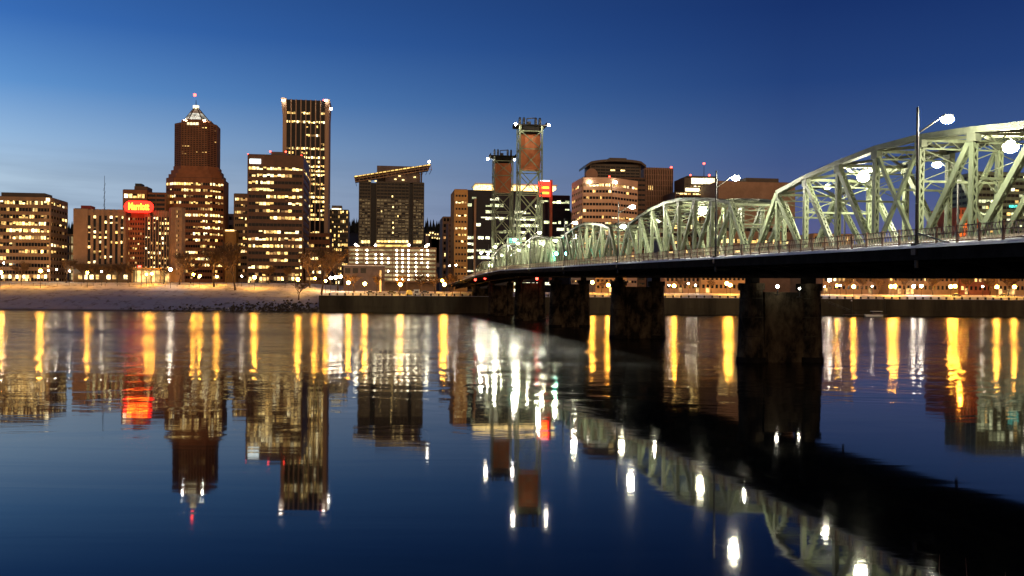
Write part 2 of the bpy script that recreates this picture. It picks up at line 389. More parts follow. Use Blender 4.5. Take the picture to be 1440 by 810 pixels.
def lit_rows(ps, seed, persist=.55):
    r = random.Random(seed)
    def fn(i, j, n):
        if j == 0: fn.state = False
        p = min(.97, (ps[i] if i < len(ps) else ps[-1]) * 1.2)
        if r.random() > persist or j == 0: fn.state = r.random() < p
        if not fn.state: return None
        q = r.random()
        return (1 if q < .35 else 3 if q < .5 else 0 if q < .85 else 2) if p > .5 else (0 if q < .5 else 1 if q < .75 else 2)
    return fn

def facade(root, wall, wins, p0, p1, z0, z1, nf, nb, hf=.5, wf=.85, lit=None, proud=.4, rib=None, top=0, base=0, pal=WIN, fixed=None):
    d = (p1[0] - p0[0], p1[1] - p0[1]); Ln = math.hypot(*d); d = (d[0] / Ln, d[1] / Ln); n = (d[1], -d[0])
    zb, zt = z0 + base, z1 - top; fh = (zt - zb) / nf; bw = Ln / nb; prd = proud
    pil = rib if rib else proud - .03
    zs = z0
    for i in range(nf):
        o0 = zb + i * fh + fh * (1 - hf) * .5
        if proud: wall.obox(p0, d, n, 0, Ln, -.05, prd, zs, o0)
        zs = o0 + fh * hf
    wall.obox(p0, d, n, 0, Ln, -.05, max(prd, .05), zs, z1)
    if wf < 1:
        pw = bw * (1 - wf)
        for j in range(nb + 1):
            c = j * bw
            wall.obox(p0, d, n, max(0, c - pw / 2), min(Ln, c + pw / 2), -.04, pil, z0 + .01, z1 - .01 if not rib else z1 + .3)
    if lit:
        for i in range(nf):
            for j in range(nb):
                k = lit(i, j, nb)
                if k is None: continue
                m = fixed or pal[k % len(pal)]
                o0 = zb + (nf - 1 - i) * fh + fh * (1 - hf) * .5
                x0, x1 = j * bw + bw * (1 - wf) / 2, (j + 1) * bw - bw * (1 - wf) / 2
                wins.append((m, p0, d, n, x0 + .06, x1 - .06, o0 + .05, o0 + fh * hf - .05))
def put_windows(root, wins, seed=1, cap=100):
    r = random.Random(seed); r.shuffle(wins); full = wins; wins = []
    for (m, p0, d, n, x0, x1, z0, z1) in full:            # blinds part way down, lights over part of a room
        q = r.random(); h = z1 - z0; wd = x1 - x0
        if q < .22: z1 -= h * r.choice((.3, .5))
        elif q < .34: z0 += h * r.choice((.35, .55))
        elif q < .5: x0, x1 = (x0 + wd * .4, x1) if r.random() < .5 else (x0, x1 - wd * .4)
        if q > .93: m = WIN[r.choice((0, 2, 3))] if m in WIN else m
        wins.append((m, p0, d, n, x0, x1, z0, z1))
    wins.sort(key=lambda w_: -(w_[5] - w_[4]) * (w_[7] - w_[6]) if False else 0)
    cache = {}; rest = {}
    for c, (m, p0, d, n, x0, x1, z0, z1) in enumerate(wins):
        if c < cap:
            key = (m.name, round(x1 - x0, 2), round(z1 - z0, 2), round(d[0], 3), round(d[1], 3))
            if key not in cache:
                b = MB(); b.obox((0, 0), d, n, 0, x1 - x0, -.02, .07, 0, z1 - z0); cache[key] = b.mesh('window', m)
            inst('window', cache[key], root, (p0[0] + d[0] * x0, p0[1] + d[1] * x0, z0))
        else:
            rest.setdefault(m.name, [m, MB()])[1].obox(p0, d, n, x0, x1, -.02, .07, z0, z1)
    if rest:                                          # past 100 windows of one building: the rest as one part
        me = None; allm = MB(); idx = []; ms = []
        for nm, (m, b) in rest.items():
            k = len(allm.v); allm.v += b.v; allm.f += [tuple(q + k for q in f) for f in b.f]; idx += [len(ms)] * len(b.f); ms.append(m)
        me = allm.mesh('lit_glazing', None)
        for m in ms: me.materials.append(m)
        for p, q in zip(me.polygons, idx): p.material_index = q
        o = inst('lit_glazing', me, root, (0, 0, 0), 'stuff')

def building(name, label, poly, z1, wallmat, faces, cat='building', glass='glass', z0=7.0, seed=1, corner=True, roof=True, root=None, cap=100):
    """poly: plan corners anticlockwise; faces: {edge: dict(facade settings)}; edges without settings are blank walls"""
    ro = root or tag(empty(name), label, cat)
    core = MB(); core.prism(poly, z0, z1 - .1); core.build('glazing', M[glass], ro)
    wall = MB(); wins = []
    for e in range(len(poly)):
        p0, p1 = poly[e], poly[(e + 1) % len(poly)]
        if e in faces: facade(ro, wall, wins, p0, p1, z0, z1, **faces[e])
        else:
            d = (p1[0] - p0[0], p1[1] - p0[1]); Ln = math.hypot(*d); d = (d[0] / Ln, d[1] / Ln)
            wall.obox(p0, d, (d[1], -d[0]), 0, Ln, -.05, .38, z0, z1)
    if corner:
        for p in poly: wall.box(p[0] - .43, p[0] + .43, p[1] - .43, p[1] + .43, z0, z1 + .02)
    wall.build('wall', M[wallmat], ro)
    if roof:
        rf = MB(); rf.prism(poly, z1 - .099, z1 + .25); rf.build('roof', M['roof'], ro)
    put_windows(ro, wins, seed, cap)
    return ro
def box_part(ro, name, m, x0, x1, y_top, y_bot, Y, d):
    """a box on a building, given by its outline in the photo, its distance and its depth"""
    b = MB(); xm = (x0 + x1) / 2
    b.box(PX(x0, Y), PX(x1, Y), Y, Y + d, PZ(xm, y_bot, Y), PZ(xm, y_top, Y)); return b.build(name, M[m] if isinstance(m, str) else m, ro)
def beacon(ro, px, py, Y, r=.9, m='redlamp', mast=1.5):
    c = P(px, py, Y); b = MB(); b.ball(c, r, 8, 5); o = b.build('beacon', M[m], ro)
    if mast: k = MB(); k.tube(c - Vector((0, 0, mast)), c, .15, n=6); k.build('beacon_mast', M['dark'], o)

# 1 left office block
Y = 500; setplane(40, Y)
ro = building('office_block', 'tan office block with long lit ribbon windows at the left edge of the photo', rect(-45, 70, Y, 27), PZ(40, 277, Y), 'tan',
    {0: dict(nf=13, nb=26, hf=.5, wf=.93, top=1.2, base=3, lit=lit_rows([.9, .25, .2, .55, .7, .65, .2, .4, .3, .2, .1, .3, .2], 11)),
     1: dict(nf=13, nb=6, hf=.42, wf=.86, top=1.2, base=3, lit=lit_rows([.9, .1, .3, .3, .15, .0, .5, .4, .3, .1, .1, .1, 0], 12, .2))}, seed=2)
box_part(ro, 'penthouse', 'bronze', 1, 62, 271, 277.5, Y + 3, 12)
box_part(ro, 'stair_light', WIN[3], 64, 69, 278.5, 283, Y - .6, .3)
for i in range(14):
    if i % 5 != 3: box_part(ro, 'shop_window', M['shop'] if i % 2 else WIN[3], 2 + i * 5, 5.6 + i * 5, 386.5, 391.5, Y - .6, .3)
# 2 lit parking deck
def garage(name, label, poly, z0, z1, nl, mname, seed, lamps):
    ro = tag(empty(name), label, 'parking garage'); sl_ = MB(); lt = MB(); rnd = random.Random(seed); fh = (z1 - z0) / nl
    (xa, ya), (xb, _), (_, yc), _ = poly
    for i in range(nl + 1):
        zz = z0 + i * fh
        sl_.box(xa, xb, ya, yc, zz - .35, zz + .75)
        if i < nl:
            k = z0 + i * fh + .76
            lt.box(xa + .3, xb - .3, ya + 6, ya + 6.2, k + .01, k + fh - 1.12)
    ncol = max(2, int((xb - xa) / 8))
    for c in range(ncol + 1):
        x = xa + .3 + (xb - xa - .6) * c / ncol; sl_.box(x - .3, x + .3, ya + .05, ya + .6, 7, z1)
    sl_.box(xa, xb, ya + 6.3, yc, 7, z1 - .01)
    sl_.build('deck', M[mname], ro); lt.build('lit_level', M['parking'], ro)
    return ro
Y = 540; setplane(98, Y)
garage('parking_garage', 'narrow lit parking deck squeezed between the left office block and the hotel', rect(92, 105, Y, 25), 10, PZ(98, 331, Y), 6, 'stucco', 3, [])
# 3 hotel
Y = 505; setplane(180, Y)
hz = PZ(140, 294, Y)
hotel = building('hotel', 'brown slab hotel with a red glowing name sign on its roof', rect(104, 121, Y, 22), hz, 'hotel', {}, roof=True)
hw = dict(nf=12, hf=.55, wf=.5, base=11.5, top=2.6, rib=.55, proud=0)
hl_ = lambda s, p=.42: lit_rows([p] * 14, s, .05)
for (xa, xb, yt, YY, nb, sd_, mt, kw) in ((121.3, 175, 295, Y + .3, 7, 21, 'hotel', {}), (175.3, 203, 298, Y + 7, 8, 22, 'brick', dict(rib=None, proud=.3, wf=.6, hf=.5)), (203.3, 238, 297, Y + 4, 9, 23, 'hotel', dict(wf=.62)),):
    st = dict(hw); st.update(kw); st.update(nb=nb, lit=hl_(sd_, .2 if mt == 'brick' else .42))
    building('hotel', '', rect(xa, xb, YY, 20), PZ((xa + xb) / 2, yt, YY), mt, {0: st}, root=hotel, seed=sd_, cap=32, corner=False)
Yc = Y - 3
building('hotel', '', shape([(238.3, Yc + 6), (241, Yc + 1.5), (247, Yc), (254, Yc + 1), (258.5, Yc + 5), (258, Yc + 22), (239, Yc + 22)]), PZ(248, 291.5, Yc), 'hotel',
    {2: dict(nf=14, nb=3, hf=.5, wf=.42, base=11, top=1, lit=lambda i, j, n: 1 if j == 0 and random.random() < .45 else None)}, root=hotel, seed=24, cap=8)
box_part(hotel, 'roof_box', 'redpanel', 113, 127, 289, 294.2, Y + 4, 8)
box_part(hotel, 'podium', 'bronze', 104, 186, 371.5, 404, Y - 7, 6.4)
for i in range(9): box_part(hotel, 'podium_window', WIN[3] if i % 3 else M['shop'], 110 + i * 8, 115 + i * 8, 386.5, 392.5, Y - 7.4, .3) if i not in (4, 7) else None
box_part(hotel, 'entrance_canopy', 'stucco', 184, 240, 376.5, 379, Y - 12, 12)
for i in range(8): box_part(hotel, 'lobby_window', M['shop'], 186 + i * 6.6, 191.5 + i * 6.6, 380.5, 397, Y - 1.5, .3)
for i in range(5): box_part(hotel, 'canopy_post', 'stucco', 185 + i * 13.4, 186 + i * 13.4, 379, 404, Y - 11.5, .5)
box_part(hotel, 'canopy_sign', 'redlamp', 194, 198, 373.5, 376, Y - 12, .5)
sg = MB(); Ys = Y - 2.2
pa, pb, zl, zu = PX(173.5, Ys), PX(215, Ys), PZ(194, 299, Ys), PZ(194, 282.5, Ys)
rr = (zu - zl) / 2; cxs = ((pa + rr, math.pi / 2), (pb - rr, -math.pi / 2)); ring = []
for cx, a0 in cxs:
    for i in range(9):
        a = a0 + math.pi * i / 8; ring.append((cx + rr * math.cos(a), (zl + zu) / 2 + rr * math.sin(a)))
b0 = len(sg.v); sg.v += [(x, Ys, z) for x, z in ring] + [(x, Ys + .8, z) for x, z in ring]; nr = len(ring)
sg.f += [tuple(range(nr)), tuple(reversed(range(nr, 2 * nr)))] + [(i, nr + i, nr + (i + 1) % nr, (i + 1) % nr) for i in range(nr)]
sgo = sg.build('roof_sign', M['signred'], hotel)  # glowing red panel added to stand in for the halo around the letters
def text(body, size, loc, m, parent, rot=(R(90), 0, 0), name='lettering', width=None):
    cu = bpy.data.curves.new(name, 'FONT'); cu.body = body; cu.size = size; cu.extrude = .12; cu.align_x = 'CENTER'; cu.align_y = 'CENTER'; cu.offset = .03 * size
    o = bpy.data.objects.new(name, cu); COL.objects.link(o)
    dg = bpy.context.evaluated_depsgraph_get(); me = bpy.data.meshes.new_from_object(o.evaluated_get(dg)); bpy.data.objects.remove(o)
    if width:
        w_ = max(v.co.x for v in me.vertices) - min(v.co.x for v in me.vertices)
        for v in me.vertices: v.co.x *= width / w_
    me.materials.clear(); me.materials.append(m)
    o = bpy.data.objects.new(name, me); COL.objects.link(o); o.parent = parent; o.location = loc; o.rotation_euler = rot; return o
text('Marriott', 5.2, ((pa + pb) / 2, Ys - .2, (zl + zu) / 2), M['signletter'], sgo, width=(pb - pa) * .70)
for px in (178, 210):
    box_part(hotel, 'sign_strut', 'dark', px, px + 1, 298, 303, Ys + .9, 7)
# mast behind the hotel
ms = MB(); a = P_(147, 247, 700); ms.tube((a.x, 700, 9), (a.x, 700, a.z - 25), .45, .3, n=6); ms.tube((a.x, 700, a.z - 25), a, .25, .12, n=6)
for k in range(12): ms.bar((a.x - 1, 700, 20 + k * 6), (a.x + 1, 700, 26 + k * 6), .12)
tag(ms.build('antenna_mast', M['dark']), 'tall thin radio mast rising behind the flat hotel roof', 'mast')
# 4 brick block behind the sign
Y = 600; setplane(200, Y)
ro = building('apartment_block', 'dark reddish block with rooftop machine room right behind the red hotel sign', rect(173, 205, Y, 30), PZ(190, 267, Y), 'brick',
    {0: dict(nf=10, nb=5, hf=.45, wf=.86, top=1, base=6, lit=lit_rows([.5, 0, 0, .3, .4, .1, .1, .1], 31))}, z0=10)
building('apartment_block', '', rect(205.3, 232, Y + 2, 26), PZ(218, 270.5, Y), 'brick', {0: dict(nf=20, nb=2, hf=.55, wf=.94, top=.5, base=6, lit=lit_rows([0, 0, 0, .3, .2, 0], 32))}, root=ro, z0=10)
box_part(ro, 'machine_room', 'darkbrick', 188, 206, 262, 267.3, Y + 4, 14); box_part(ro, 'vent_box', 'dark', 189, 198, 258, 262, Y + 6, 8)
# 5 stepped brick tower with lit pyramid crown
Y = 615; setplane(274, Y)
def octo(x0, x1, Yf, dp, ch):
    a, b = PX(x0, Yf), PX(x1, Yf); c = ch
    return [(a + c, Yf), (b - c, Yf), (b, Yf + c), (b, Yf + dp - c), (b - c, Yf + dp), (a + c, Yf + dp), (a, Yf + dp - c), (a, Yf + c)]
ko = tag(empty('crowned_tower'), 'stepped brown brick tower crowned by a white lit pyramid with red beacon', 'tower')
def kface(nf, nb, s, ps, **k): return dict(nf=nf, nb=nb, lit=lit_rows(ps, s), **k)
pl_ = [.97, .5, .55, .6, .05, .95, .6, .75, .6, .4, .3, .75, .75, .6, .3, .2, .2, .2]
zA, zB = PZ(274, 250, Y), PZ(274, 171.5, Y)
building('crowned_tower', '', octo(230.5, 311, Y, 32, 6), zA, 'brick',
    {0: kface(18, 16, 41, pl_, hf=.42, wf=.9, top=2, base=2), 1: kface(18, 4, 42, pl_, hf=.42, wf=.9, top=2, base=2), 7: kface(18, 4, 43, pl_, hf=.42, wf=.9, top=2, base=2)}, root=ko, seed=4, corner=False)
zC = zA
for k, (xa, xb, yt) in enumerate(((233, 309, 244), (236.5, 306.5, 238), (240, 304, 232))):
    b = MB(); b.prism(octo(xa, xb, Y + 1.2 + k * 1.2, 29 - 2 * k, 6), zC - .2, PZ(274, yt, Y)); b.build('setback', M['brick'], ko); zC = PZ(274, yt, Y)
pu = [.0, .12, .3, .05, .02, .0, .02, .0, .08, .0, .35, .1]
building('crowned_tower', '', octo(242.5, 301, Y + 4, 24, 5), zB, 'upperbrick',
    {0: kface(22, 9, 44, [.0, .2, .45, .15] + [.06] * 7 + [.15, .05, .1, .4, .25] + [0] * 8, hf=.45, wf=.6, top=1, base=0), 1: kface(22, 3, 45, [0, 0, .4, 0, 0, .02], hf=.45, wf=.8, top=1), 7: kface(22, 3, 46, [.02], hf=.45, wf=.8, top=1)}, root=ko, seed=5, z0=zC - .2, corner=False)
for k, (xa, xb, yt) in enumerate(((247, 297.5, 169.5), (251, 294, 167))):
    b = MB(); z_ = PZ(274, yt, Y); b.prism(octo(xa, xb, Y + 5 + k, 21 - 2 * k, 5), zB - .1, z_); b.build('setback', M['upperbrick'], ko); zB = z_
zt = PZ(274, 146, Y); base = octo(254, 292, Y + 7, 17, 4); cx, cy_ = PX(274, Y + 15.5), Y + 15.5
tp = [(cx + (x - cx) * .16, cy_ + (y - cy_) * .16) for x, y in base]
b = MB(); b.prism(base, zB - .1, zt, tp); b.build('pyramid_roof', M['white'], ko)
for e in (7, 0, 1):                                     # the glazed lower part of the crown, lit from inside
    p, p2, q, q2 = (Vector((*base[e], zB)), Vector((*base[(e + 1) % 8], zB)), Vector((*tp[e], zt)), Vector((*tp[(e + 1) % 8], zt)))
    nv = (p2 - p).cross(q - p).normalized() * .12; a_ = [p.lerp(q, .05).lerp(p2.lerp(q2, .05), .06), p.lerp(q, .05).lerp(p2.lerp(q2, .05), .94), p.lerp(q, .58).lerp(p2.lerp(q2, .58), .90), p.lerp(q, .58).lerp(p2.lerp(q2, .58), .10)]
    b = MB(); b.hexa([v for v in a_] + [v + nv for v in a_]); b.build('crown_panel', glow('lit_crown_glass', (1, .95, .78), .62 if e == 0 else .34, .3, .25), ko)
rb = MB()
for p, q in zip(base, tp): rb.bar((p[0], p[1], zB), (q[0], q[1], zt + .1), .5)
for f_ in (.35, .68):
    lp = [(p[0] + (q[0] - p[0]) * f_, p[1] + (q[1] - p[1]) * f_, zB + (zt - zB) * f_) for p, q in zip(base, tp)]
    for i in range(8): rb.bar(lp[i], lp[(i + 1) % 8], .35)
rb.build('roof_rib', M['bronze'], ko)
b = MB(); b.prism([(cx + 2.0 * math.cos(a * math.pi / 4), cy_ + 2.0 * math.sin(a * math.pi / 4)) for a in range(8)], zt - .2, zt + 1.8); b.build('lantern', WIN[3], ko)
b = MB(); b.tube((cx, cy_, zt + 1.7), (cx, cy_, PZ(274, 134, Y)), .35, .15, n=6); b.build('spire', M['dark'], ko)
beacon(ko, 274, 133.5, Y + 15.5, 1.0, mast=0)
for i in range(4): box_part(ko, 'crown_window', WIN[3], 261.5 + i * 4.3, 264.8 + i * 4.3, 172.2, 175.4, Y + 3.4, .25)
pr = MB(); q0 = octo(251.6, 293.4, Y + 6.1, 19.6, 5); pr.prism(q0, zB - .05, zB + .02)
for i in range(8): pr.bar((*q0[i], zB + .35), (*q0[(i + 1) % 8], zB + .35), .2, .9)
pr.build('lamp_screen', M['upperbrick'], ko)  # low edge wall added to hide the crown lamps
for px in (260, 267, 274, 281, 288):
    c = P(px, 167, Y + 6.75); fl = MB(); fl.box(c.x - .5, c.x + .5, c.y - .2, c.y + .1, zB + .06, zB + .4); fl.build('crown_floodlight', M['crownlamp'], ko)
# 6 mid buildings
Y = 640; setplane(340, Y)
building('office_block', 'narrow tan office block between the crowned tower and the dark red tower', rect(329, 356, Y, 30), PZ(340, 272.5, Y), 'tan',
    {0: dict(nf=15, nb=9, hf=.42, wf=.92, top=1.5, base=2, lit=lit_rows([.8, .6, .4, .4, .2, .3, .2, .1, .6, .2, .1, .1, .1, .1, .1], 51))}, seed=6)
Y = 720; setplane(323, Y)
building('office_block', 'small grey block in the gap right of the crowned tower', rect(316, 331, Y, 20), PZ(323, 301, Y), 'mauve', {0: dict(nf=7, nb=3, hf=.4, wf=.8, base=18, lit=lit_rows([0, 0, .3], 52))})
setplane(323, 630)
ro = building('low_block', 'low ochre block with a lit cornice in the gap beneath the grey block', rect(316, 331, 630, 20), PZ(323, 324.5, 630), 'orange', {})
box_part(ro, 'cornice_light', WIN[1], 316.5, 329, 323, 325, 629.4, .3)
# 7 dark red tower
Y = 590; setplane(386, Y)
pg_ = [.97, .55, .75, .5, .45, .5, .35, .3, .0, .45, .97, .7, .25, .35, .5, .3, .3, .3]
ro = building('office_tower', 'dark red granite office tower with a white sign at its top left corner', rect(348, 425, Y, 48), PZ(386, 218, Y), 'darkbrick',
    {0: dict(nf=18, nb=15, hf=.42, wf=.94, top=6.4, base=3, lit=lit_rows(pg_, 61, .6)), 1: dict(nf=18, nb=5, hf=.42, wf=.9, top=6.4, base=3, lit=lit_rows([.3, .1, .2, .1, .1], 62))}, seed=7)
box_part(ro, 'penthouse', 'bronze', 380, 402, 213.5, 218, Y + 8, 10)
box_part(ro, 'corner_sign', 'signwhite', 350, 365.5, 223.5, 230, Y - .9, .45)
for px, py in ((349, 217), (380, 213), (402, 213.5), (424, 219)): beacon(ro, px, py, Y + 5, .55)
for i in range(15):
    if i % 4 != 2: box_part(ro, 'shop_window', M['shop'] if i % 3 else WIN[1], 350 + i * 5, 353.6 + i * 5, 389.5, 394.5, Y - .6, .3)
# 8 tallest tower
Y = 760; setplane(430, Y)
ro = tag(empty('skyscraper'), 'tallest tower with pale end walls and vertical ribs over dark glass, lit top corners', 'tower')
zt = PZ(430, 141, Y)
pw_ = [0, .05, .35, .03, .75, .1, .15, .25, .1, .15, .85, .4, .9, .5, .55, .5, .6, .5, .45, .5] + [.6, .75, .5, .7, .6, .4, .5, .6, .4, .4, .5, .5, .3, .3, .2]
building('skyscraper', '', rect(401, 456, Y, 24), zt, 'glass', {0: dict(nf=44, nb=16, hf=.52, wf=.93, proud=.15, rib=None, top=1.5, lit=lit_rows(pw_, 71, .6))}, root=ro, seed=8, corner=False)
rb = MB(); xa, xb = PX(401, Y), PX(456, Y)
for i in range(9): x = xa + (xb - xa) * i / 8; rb.box(x - .42, x + .42, Y - 1.3, Y - .2, 7, zt + .3)
rb.build('vertical_rib', M['travertine'], ro)
for x0, x1, t0 in ((396, 401, 1), (456, 461, -1)):
    a, b_ = PX(x0, Y - 2), PX(x1, Y - 2); q = MB(); fl_ = 1.4
    q.hexa([(a, Y - 2, 7), (b_, Y - 2, 7), (b_, Y + 26, 7), (a, Y + 26, 7), (a, Y - 2, zt - 14), (b_, Y - 2, zt - 14), (b_, Y + 26, zt - 14), (a, Y + 26, zt - 14)])
    oa, ob = (a - fl_, b_) if t0 == 1 else (a, b_ + .6)
    q.hexa([(a, Y - 2, zt - 14), (b_, Y - 2, zt - 14), (b_, Y + 26, zt - 14), (a, Y + 26, zt - 14), (oa, Y - 3.2, zt + .8), (ob, Y - 3.2, zt + .8), (ob, Y + 27, zt + .8), (oa, Y + 27, zt + .8)])
    q.build('end_wall', M['travertine'], ro)
    c = P((x0 + x1) / 2, 141, Y - 5.5); f = MB(); f.box(c.x - 1.0, c.x + 1.0, c.y, c.y + .6, c.z - .6, c.z + .6); f.build('floodlight', M['flood'], ro)
    f = MB(); f.box(c.x - .2, c.x + .2, c.y + .6, Y - 2.5, c.z - .1, c.z + .1); f.build('floodlight_arm', M['dark'], ro)
for px in (402.5, 455.5): beacon(ro, px, 141, Y + 4, .8)
beacon(ro, 465.5, 153, Y, 1.0, 'flood', 0)
Y = 700; setplane(441, Y)
building('low_block', 'dark brown low block with lit windows at the foot of the tallest tower', rect(420, 463, Y, 30), PZ(441, 328, Y), 'brick', {0: dict(nf=7, nb=8, hf=.42, wf=.85, top=1, base=8, lit=lit_rows([.1, .6, .3, .3, .2, .2, .1], 73))}, seed=9)
Y = 600; setplane(441, Y)
building('parking_block', 'small parking block with short slanting rows of light right of the dark red tower', rect(430, 452, Y, 20), PZ(441, 349, Y), 'darkbrick', {0: dict(nf=6, nb=5, hf=.4, wf=.92, base=5, lit=lit_rows([.1, .5, .5, .5, .5, .3], 74))}, seed=10)
# 9 condo tower
Y = 800; setplane(476, Y)
ro = building('apartment_tower', 'slim glass apartment tower with scattered lights between the tallest tower and the slanted roof', rect(463, 489, Y, 26), PZ(476, 295, Y), 'bronze',
    {0: dict(nf=18, nb=9, hf=.6, wf=.7, base=2, lit=lit_rows([.35] * 18, 81, .1))}, seed=11)
box_part(ro, 'penthouse', 'mauve', 466, 480, 289, 295.2, Y + 5, 12); box_part(ro, 'penthouse_light', WIN[3], 466, 479, 293.2, 294.8, Y + 4.4, .4)
# 10 slanted-roof tower
Y = 640; setplane(550, Y)
fed = tag(empty('slanted_roof_tower'), 'dark glass tower under a broad tilted gold lit roof canopy', 'tower')
zt = PZ(550, 256, Y)
def dim(seed, rows=()):
    r = random.Random(seed)
    return lambda i, j, n: (0 if i > 4 and r.random() < .93 else None)
for xa, xb, YY, nb, sd_ in ((504.5, 520, Y, 4, 91), (529, 574, Y - .5, 9, 92), (580.5, 595, Y, 4, 93)):
    st = dict(nf=26, nb=nb, hf=.62, wf=.9, top=.5, base=0, lit=dim(sd_), fixed=M['fedwin'], proud=.15, rib=.35)
    building('slanted_roof_tower', '', rect(xa, xb, YY, 28), zt, 'fedwall', {0: st}, root=fed, glass='glass', cap=33, seed=sd_, z0=28, corner=False)
b = MB(); b.box(PX(520, Y), PX(580.5, Y), Y + 2.5, Y + 27, 28, zt - .5); b.build('recess', M['glass'], fed)
b = MB(); b.box(PX(504.5, Y), PX(595, Y), Y + .8, Y + 28, 7, 28); b.build('base', M['darkbrick'], fed)
wn = []; r_ = random.Random(9)
for xa, xb, n_ in ((507, 520, 3), (529, 574, 9), (580.5, 593, 3)):
    for i in range(n_): box_part(fed, 'lit_window', WIN[r_.choice((0, 1, 1))], xa + (xb - xa) * i / n_ + .4, xa + (xb - xa) * (i + 1) / n_ - .4, 338, 342, Y - 1.2, .3)
for px, py in ((551, 275), (552, 290), (552, 312), (552.5, 319), (552, 326), (559, 303), (536, 296)): box_part(fed, 'lit_window', WIN[1], px - .8, px + .8, py, py + 2.2, Y - 1.1, .3)
box_part(fed, 'roof_box', 'mauve', 529, 588, 233.5, 257, Y + 14, 12)
box_part(fed, 'roof_room', 'mauve', 541, 590, 243, 256.5, Y + 5, 8)
for px, py in ((561, 247.5), (566, 253), (527, 254.5), (519, 255), (555, 252), (582, 249)): box_part(fed, 'roof_light', WIN[1], px - 1.6, px + 1.6, py - .8, py + .8, Y - .5 + 4, .3)
A, B_ = P(498, 247.5, Y - 4), P(605.5, 230.5, Y - 4); cn = MB(); th = 2.6
cn.hexa([(A.x, Y - 4, A.z - .8), (B_.x, Y - 4, B_.z - .8), (B_.x, Y + 30, B_.z - .8), (A.x, Y + 30, A.z - .8), (A.x, Y - 4, A.z), (B_.x, Y - 4, B_.z), (B_.x, Y + 30, B_.z), (A.x, Y + 30, A.z)])
nseg = 19
for i in range(nseg + 1):                             # raking frames of the canopy edge
    q = A.lerp(B_, i / nseg); cn.bar((q.x, Y - 4, q.z - .3), (q.x + .9, Y - 2.2, q.z - 3.6), .25); cn.bar((q.x + .9, Y - 2.2, q.z - 3.6), (q.x + .9, Y + 28, q.z - 3.0), .25)
cn.bar((A.x + .9, Y - 2.2, A.z - 3.6), (B_.x + .9, Y - 2.2, B_.z - 3.6), .35); cn.bar((A.x + .4, Y - 3.1, A.z - 2), (B_.x + .4, Y - 3.1, B_.z - 2), .25)
cn.build('roof_canopy', M['travertine'], fed)
ls = MB()
for i in range(nseg):
    q, q2 = A.lerp(B_, (i + .12) / nseg), A.lerp(B_, (i + .88) / nseg)
    ls.bar((q.x, Y - 4.25, q.z - .45), (q2.x, Y - 4.25, q2.z - .45), .25, .55)
ls.build('canopy_glow', M['amber'], fed)  # added glowing strips standing in for the spotlit gold canopy edge
b = MB()
for px in (592.5, 506): c = P(px, 256, Y); b.tube((c.x, Y + .5, zt - .2), (c.x, Y + .5, A.lerp(B_, (px - 498) / 107.5).z - .8), .55, n=8)
b.build('canopy_column', M['bronze'], fed); beacon(fed, 603.5, 227.5, Y - 3, .8, 'flood', 1.5)
# 11 big lit garage
Y = 575; setplane(550, Y)
gr = garage('parking_garage', 'wide brightly lit parking garage at the foot of the slanted-roof tower', rect(489.5, 613.5, Y, 30), PZ(550, 396, Y), PZ(550, 349, Y), 8, 'tan', 4, [])
lm = MB(); lm.ball((0, 0, 0), .55, 8, 5); lme = lm.mesh('ceiling_lamp', M['parklamp']); r_ = random.Random(4)
for px in (502, 516, 528.5, 537, 546, 558, 566, 574.5, 585, 593, 601.5):
    for k in range(8):
        if r_.random() < .82: c = P(px, 352 + k * 5.85, Y + 1.6); inst('ceiling_lamp', lme, gr, c)
box_part(gr, 'roof_light', 'amber', 529, 574, 344.2, 347, Y + 2, .4); box_part(gr, 'roof_room', 'bronze', 527, 577, 341, 349, Y + 2.5, 10)
for px, py in ((500, 344), (503, 346.5), (599, 346.5), (602, 344), (528, 345), (575, 344.5)): beacon(gr, px, py, Y + 1, .75, 'sodium' if False else 'parklamp', 2)
# 12 low mauve hall in front
Y = 520; setplane(512, Y)
hl2 = tag(empty('low_hall'), 'low pale windowless hall in front of the lit parking garage', 'building')
box_part(hl2, 'wall', 'mauve', 483, 541, 374, 412, Y, 18); box_part(hl2, 'roof', 'snow', 482.5, 541.5, 373, 374, Y - .3, 18.6)
for px in (485, 496, 507): box_part(hl2, 'doorway', 'dark', px, px + 7.5, 377, 384, Y - .08, .3)
# 13-15 right of the slanted roof
setplane(631, 690)
building('office_block', 'small dark tan block left of the ochre stone slab', rect(622.5, 641, 690, 30), PZ(631, 305, 690), 'hotel', {0: dict(nf=12, nb=4, hf=.55, wf=.7, base=8, lit=lit_rows([0, .1, .2, .3], 101, .2))}, seed=12)
setplane(636, 640)
building('office_block', 'plain pale tan block wedged against the ochre stone slab', rect(630.5, 642, 640, 20), PZ(636, 313, 640), 'ribtan', {0: dict(nf=12, nb=3, hf=.4, wf=.4, base=8, lit=lit_rows([.05], 102))})
Y = 600
setplane(700, Y)
st = tag(empty('office_tower'), 'ochre stone and black glass tower with a glowing roof slab behind the lift towers', 'tower')
building('office_tower', '', rect(639, 656, Y, 30), PZ(648, 266.5, Y), 'orange', {0: dict(nf=15, nb=4, hf=.32, wf=.72, top=2, base=5, lit=lit_rows([0, .85, .1, .7, .1, .8, .9, .3, 0, .2, .1, .1], 103, .3))}, root=st, seed=13, cap=30)
building('office_tower', '', rect(656.4, 758, Y + 6, 30), PZ(707, 267, Y), 'blueglass', {0: dict(nf=15, nb=16, hf=.46, wf=.96, top=3.2, base=3, lit=lit_rows([.25, .6, .5, .55, .5, .6, .6, .55, .6, .5, .5, .5], 104, .6), pal=WG, proud=.2)}, root=st, glass='blueglass', seed=14, cap=70, corner=False)
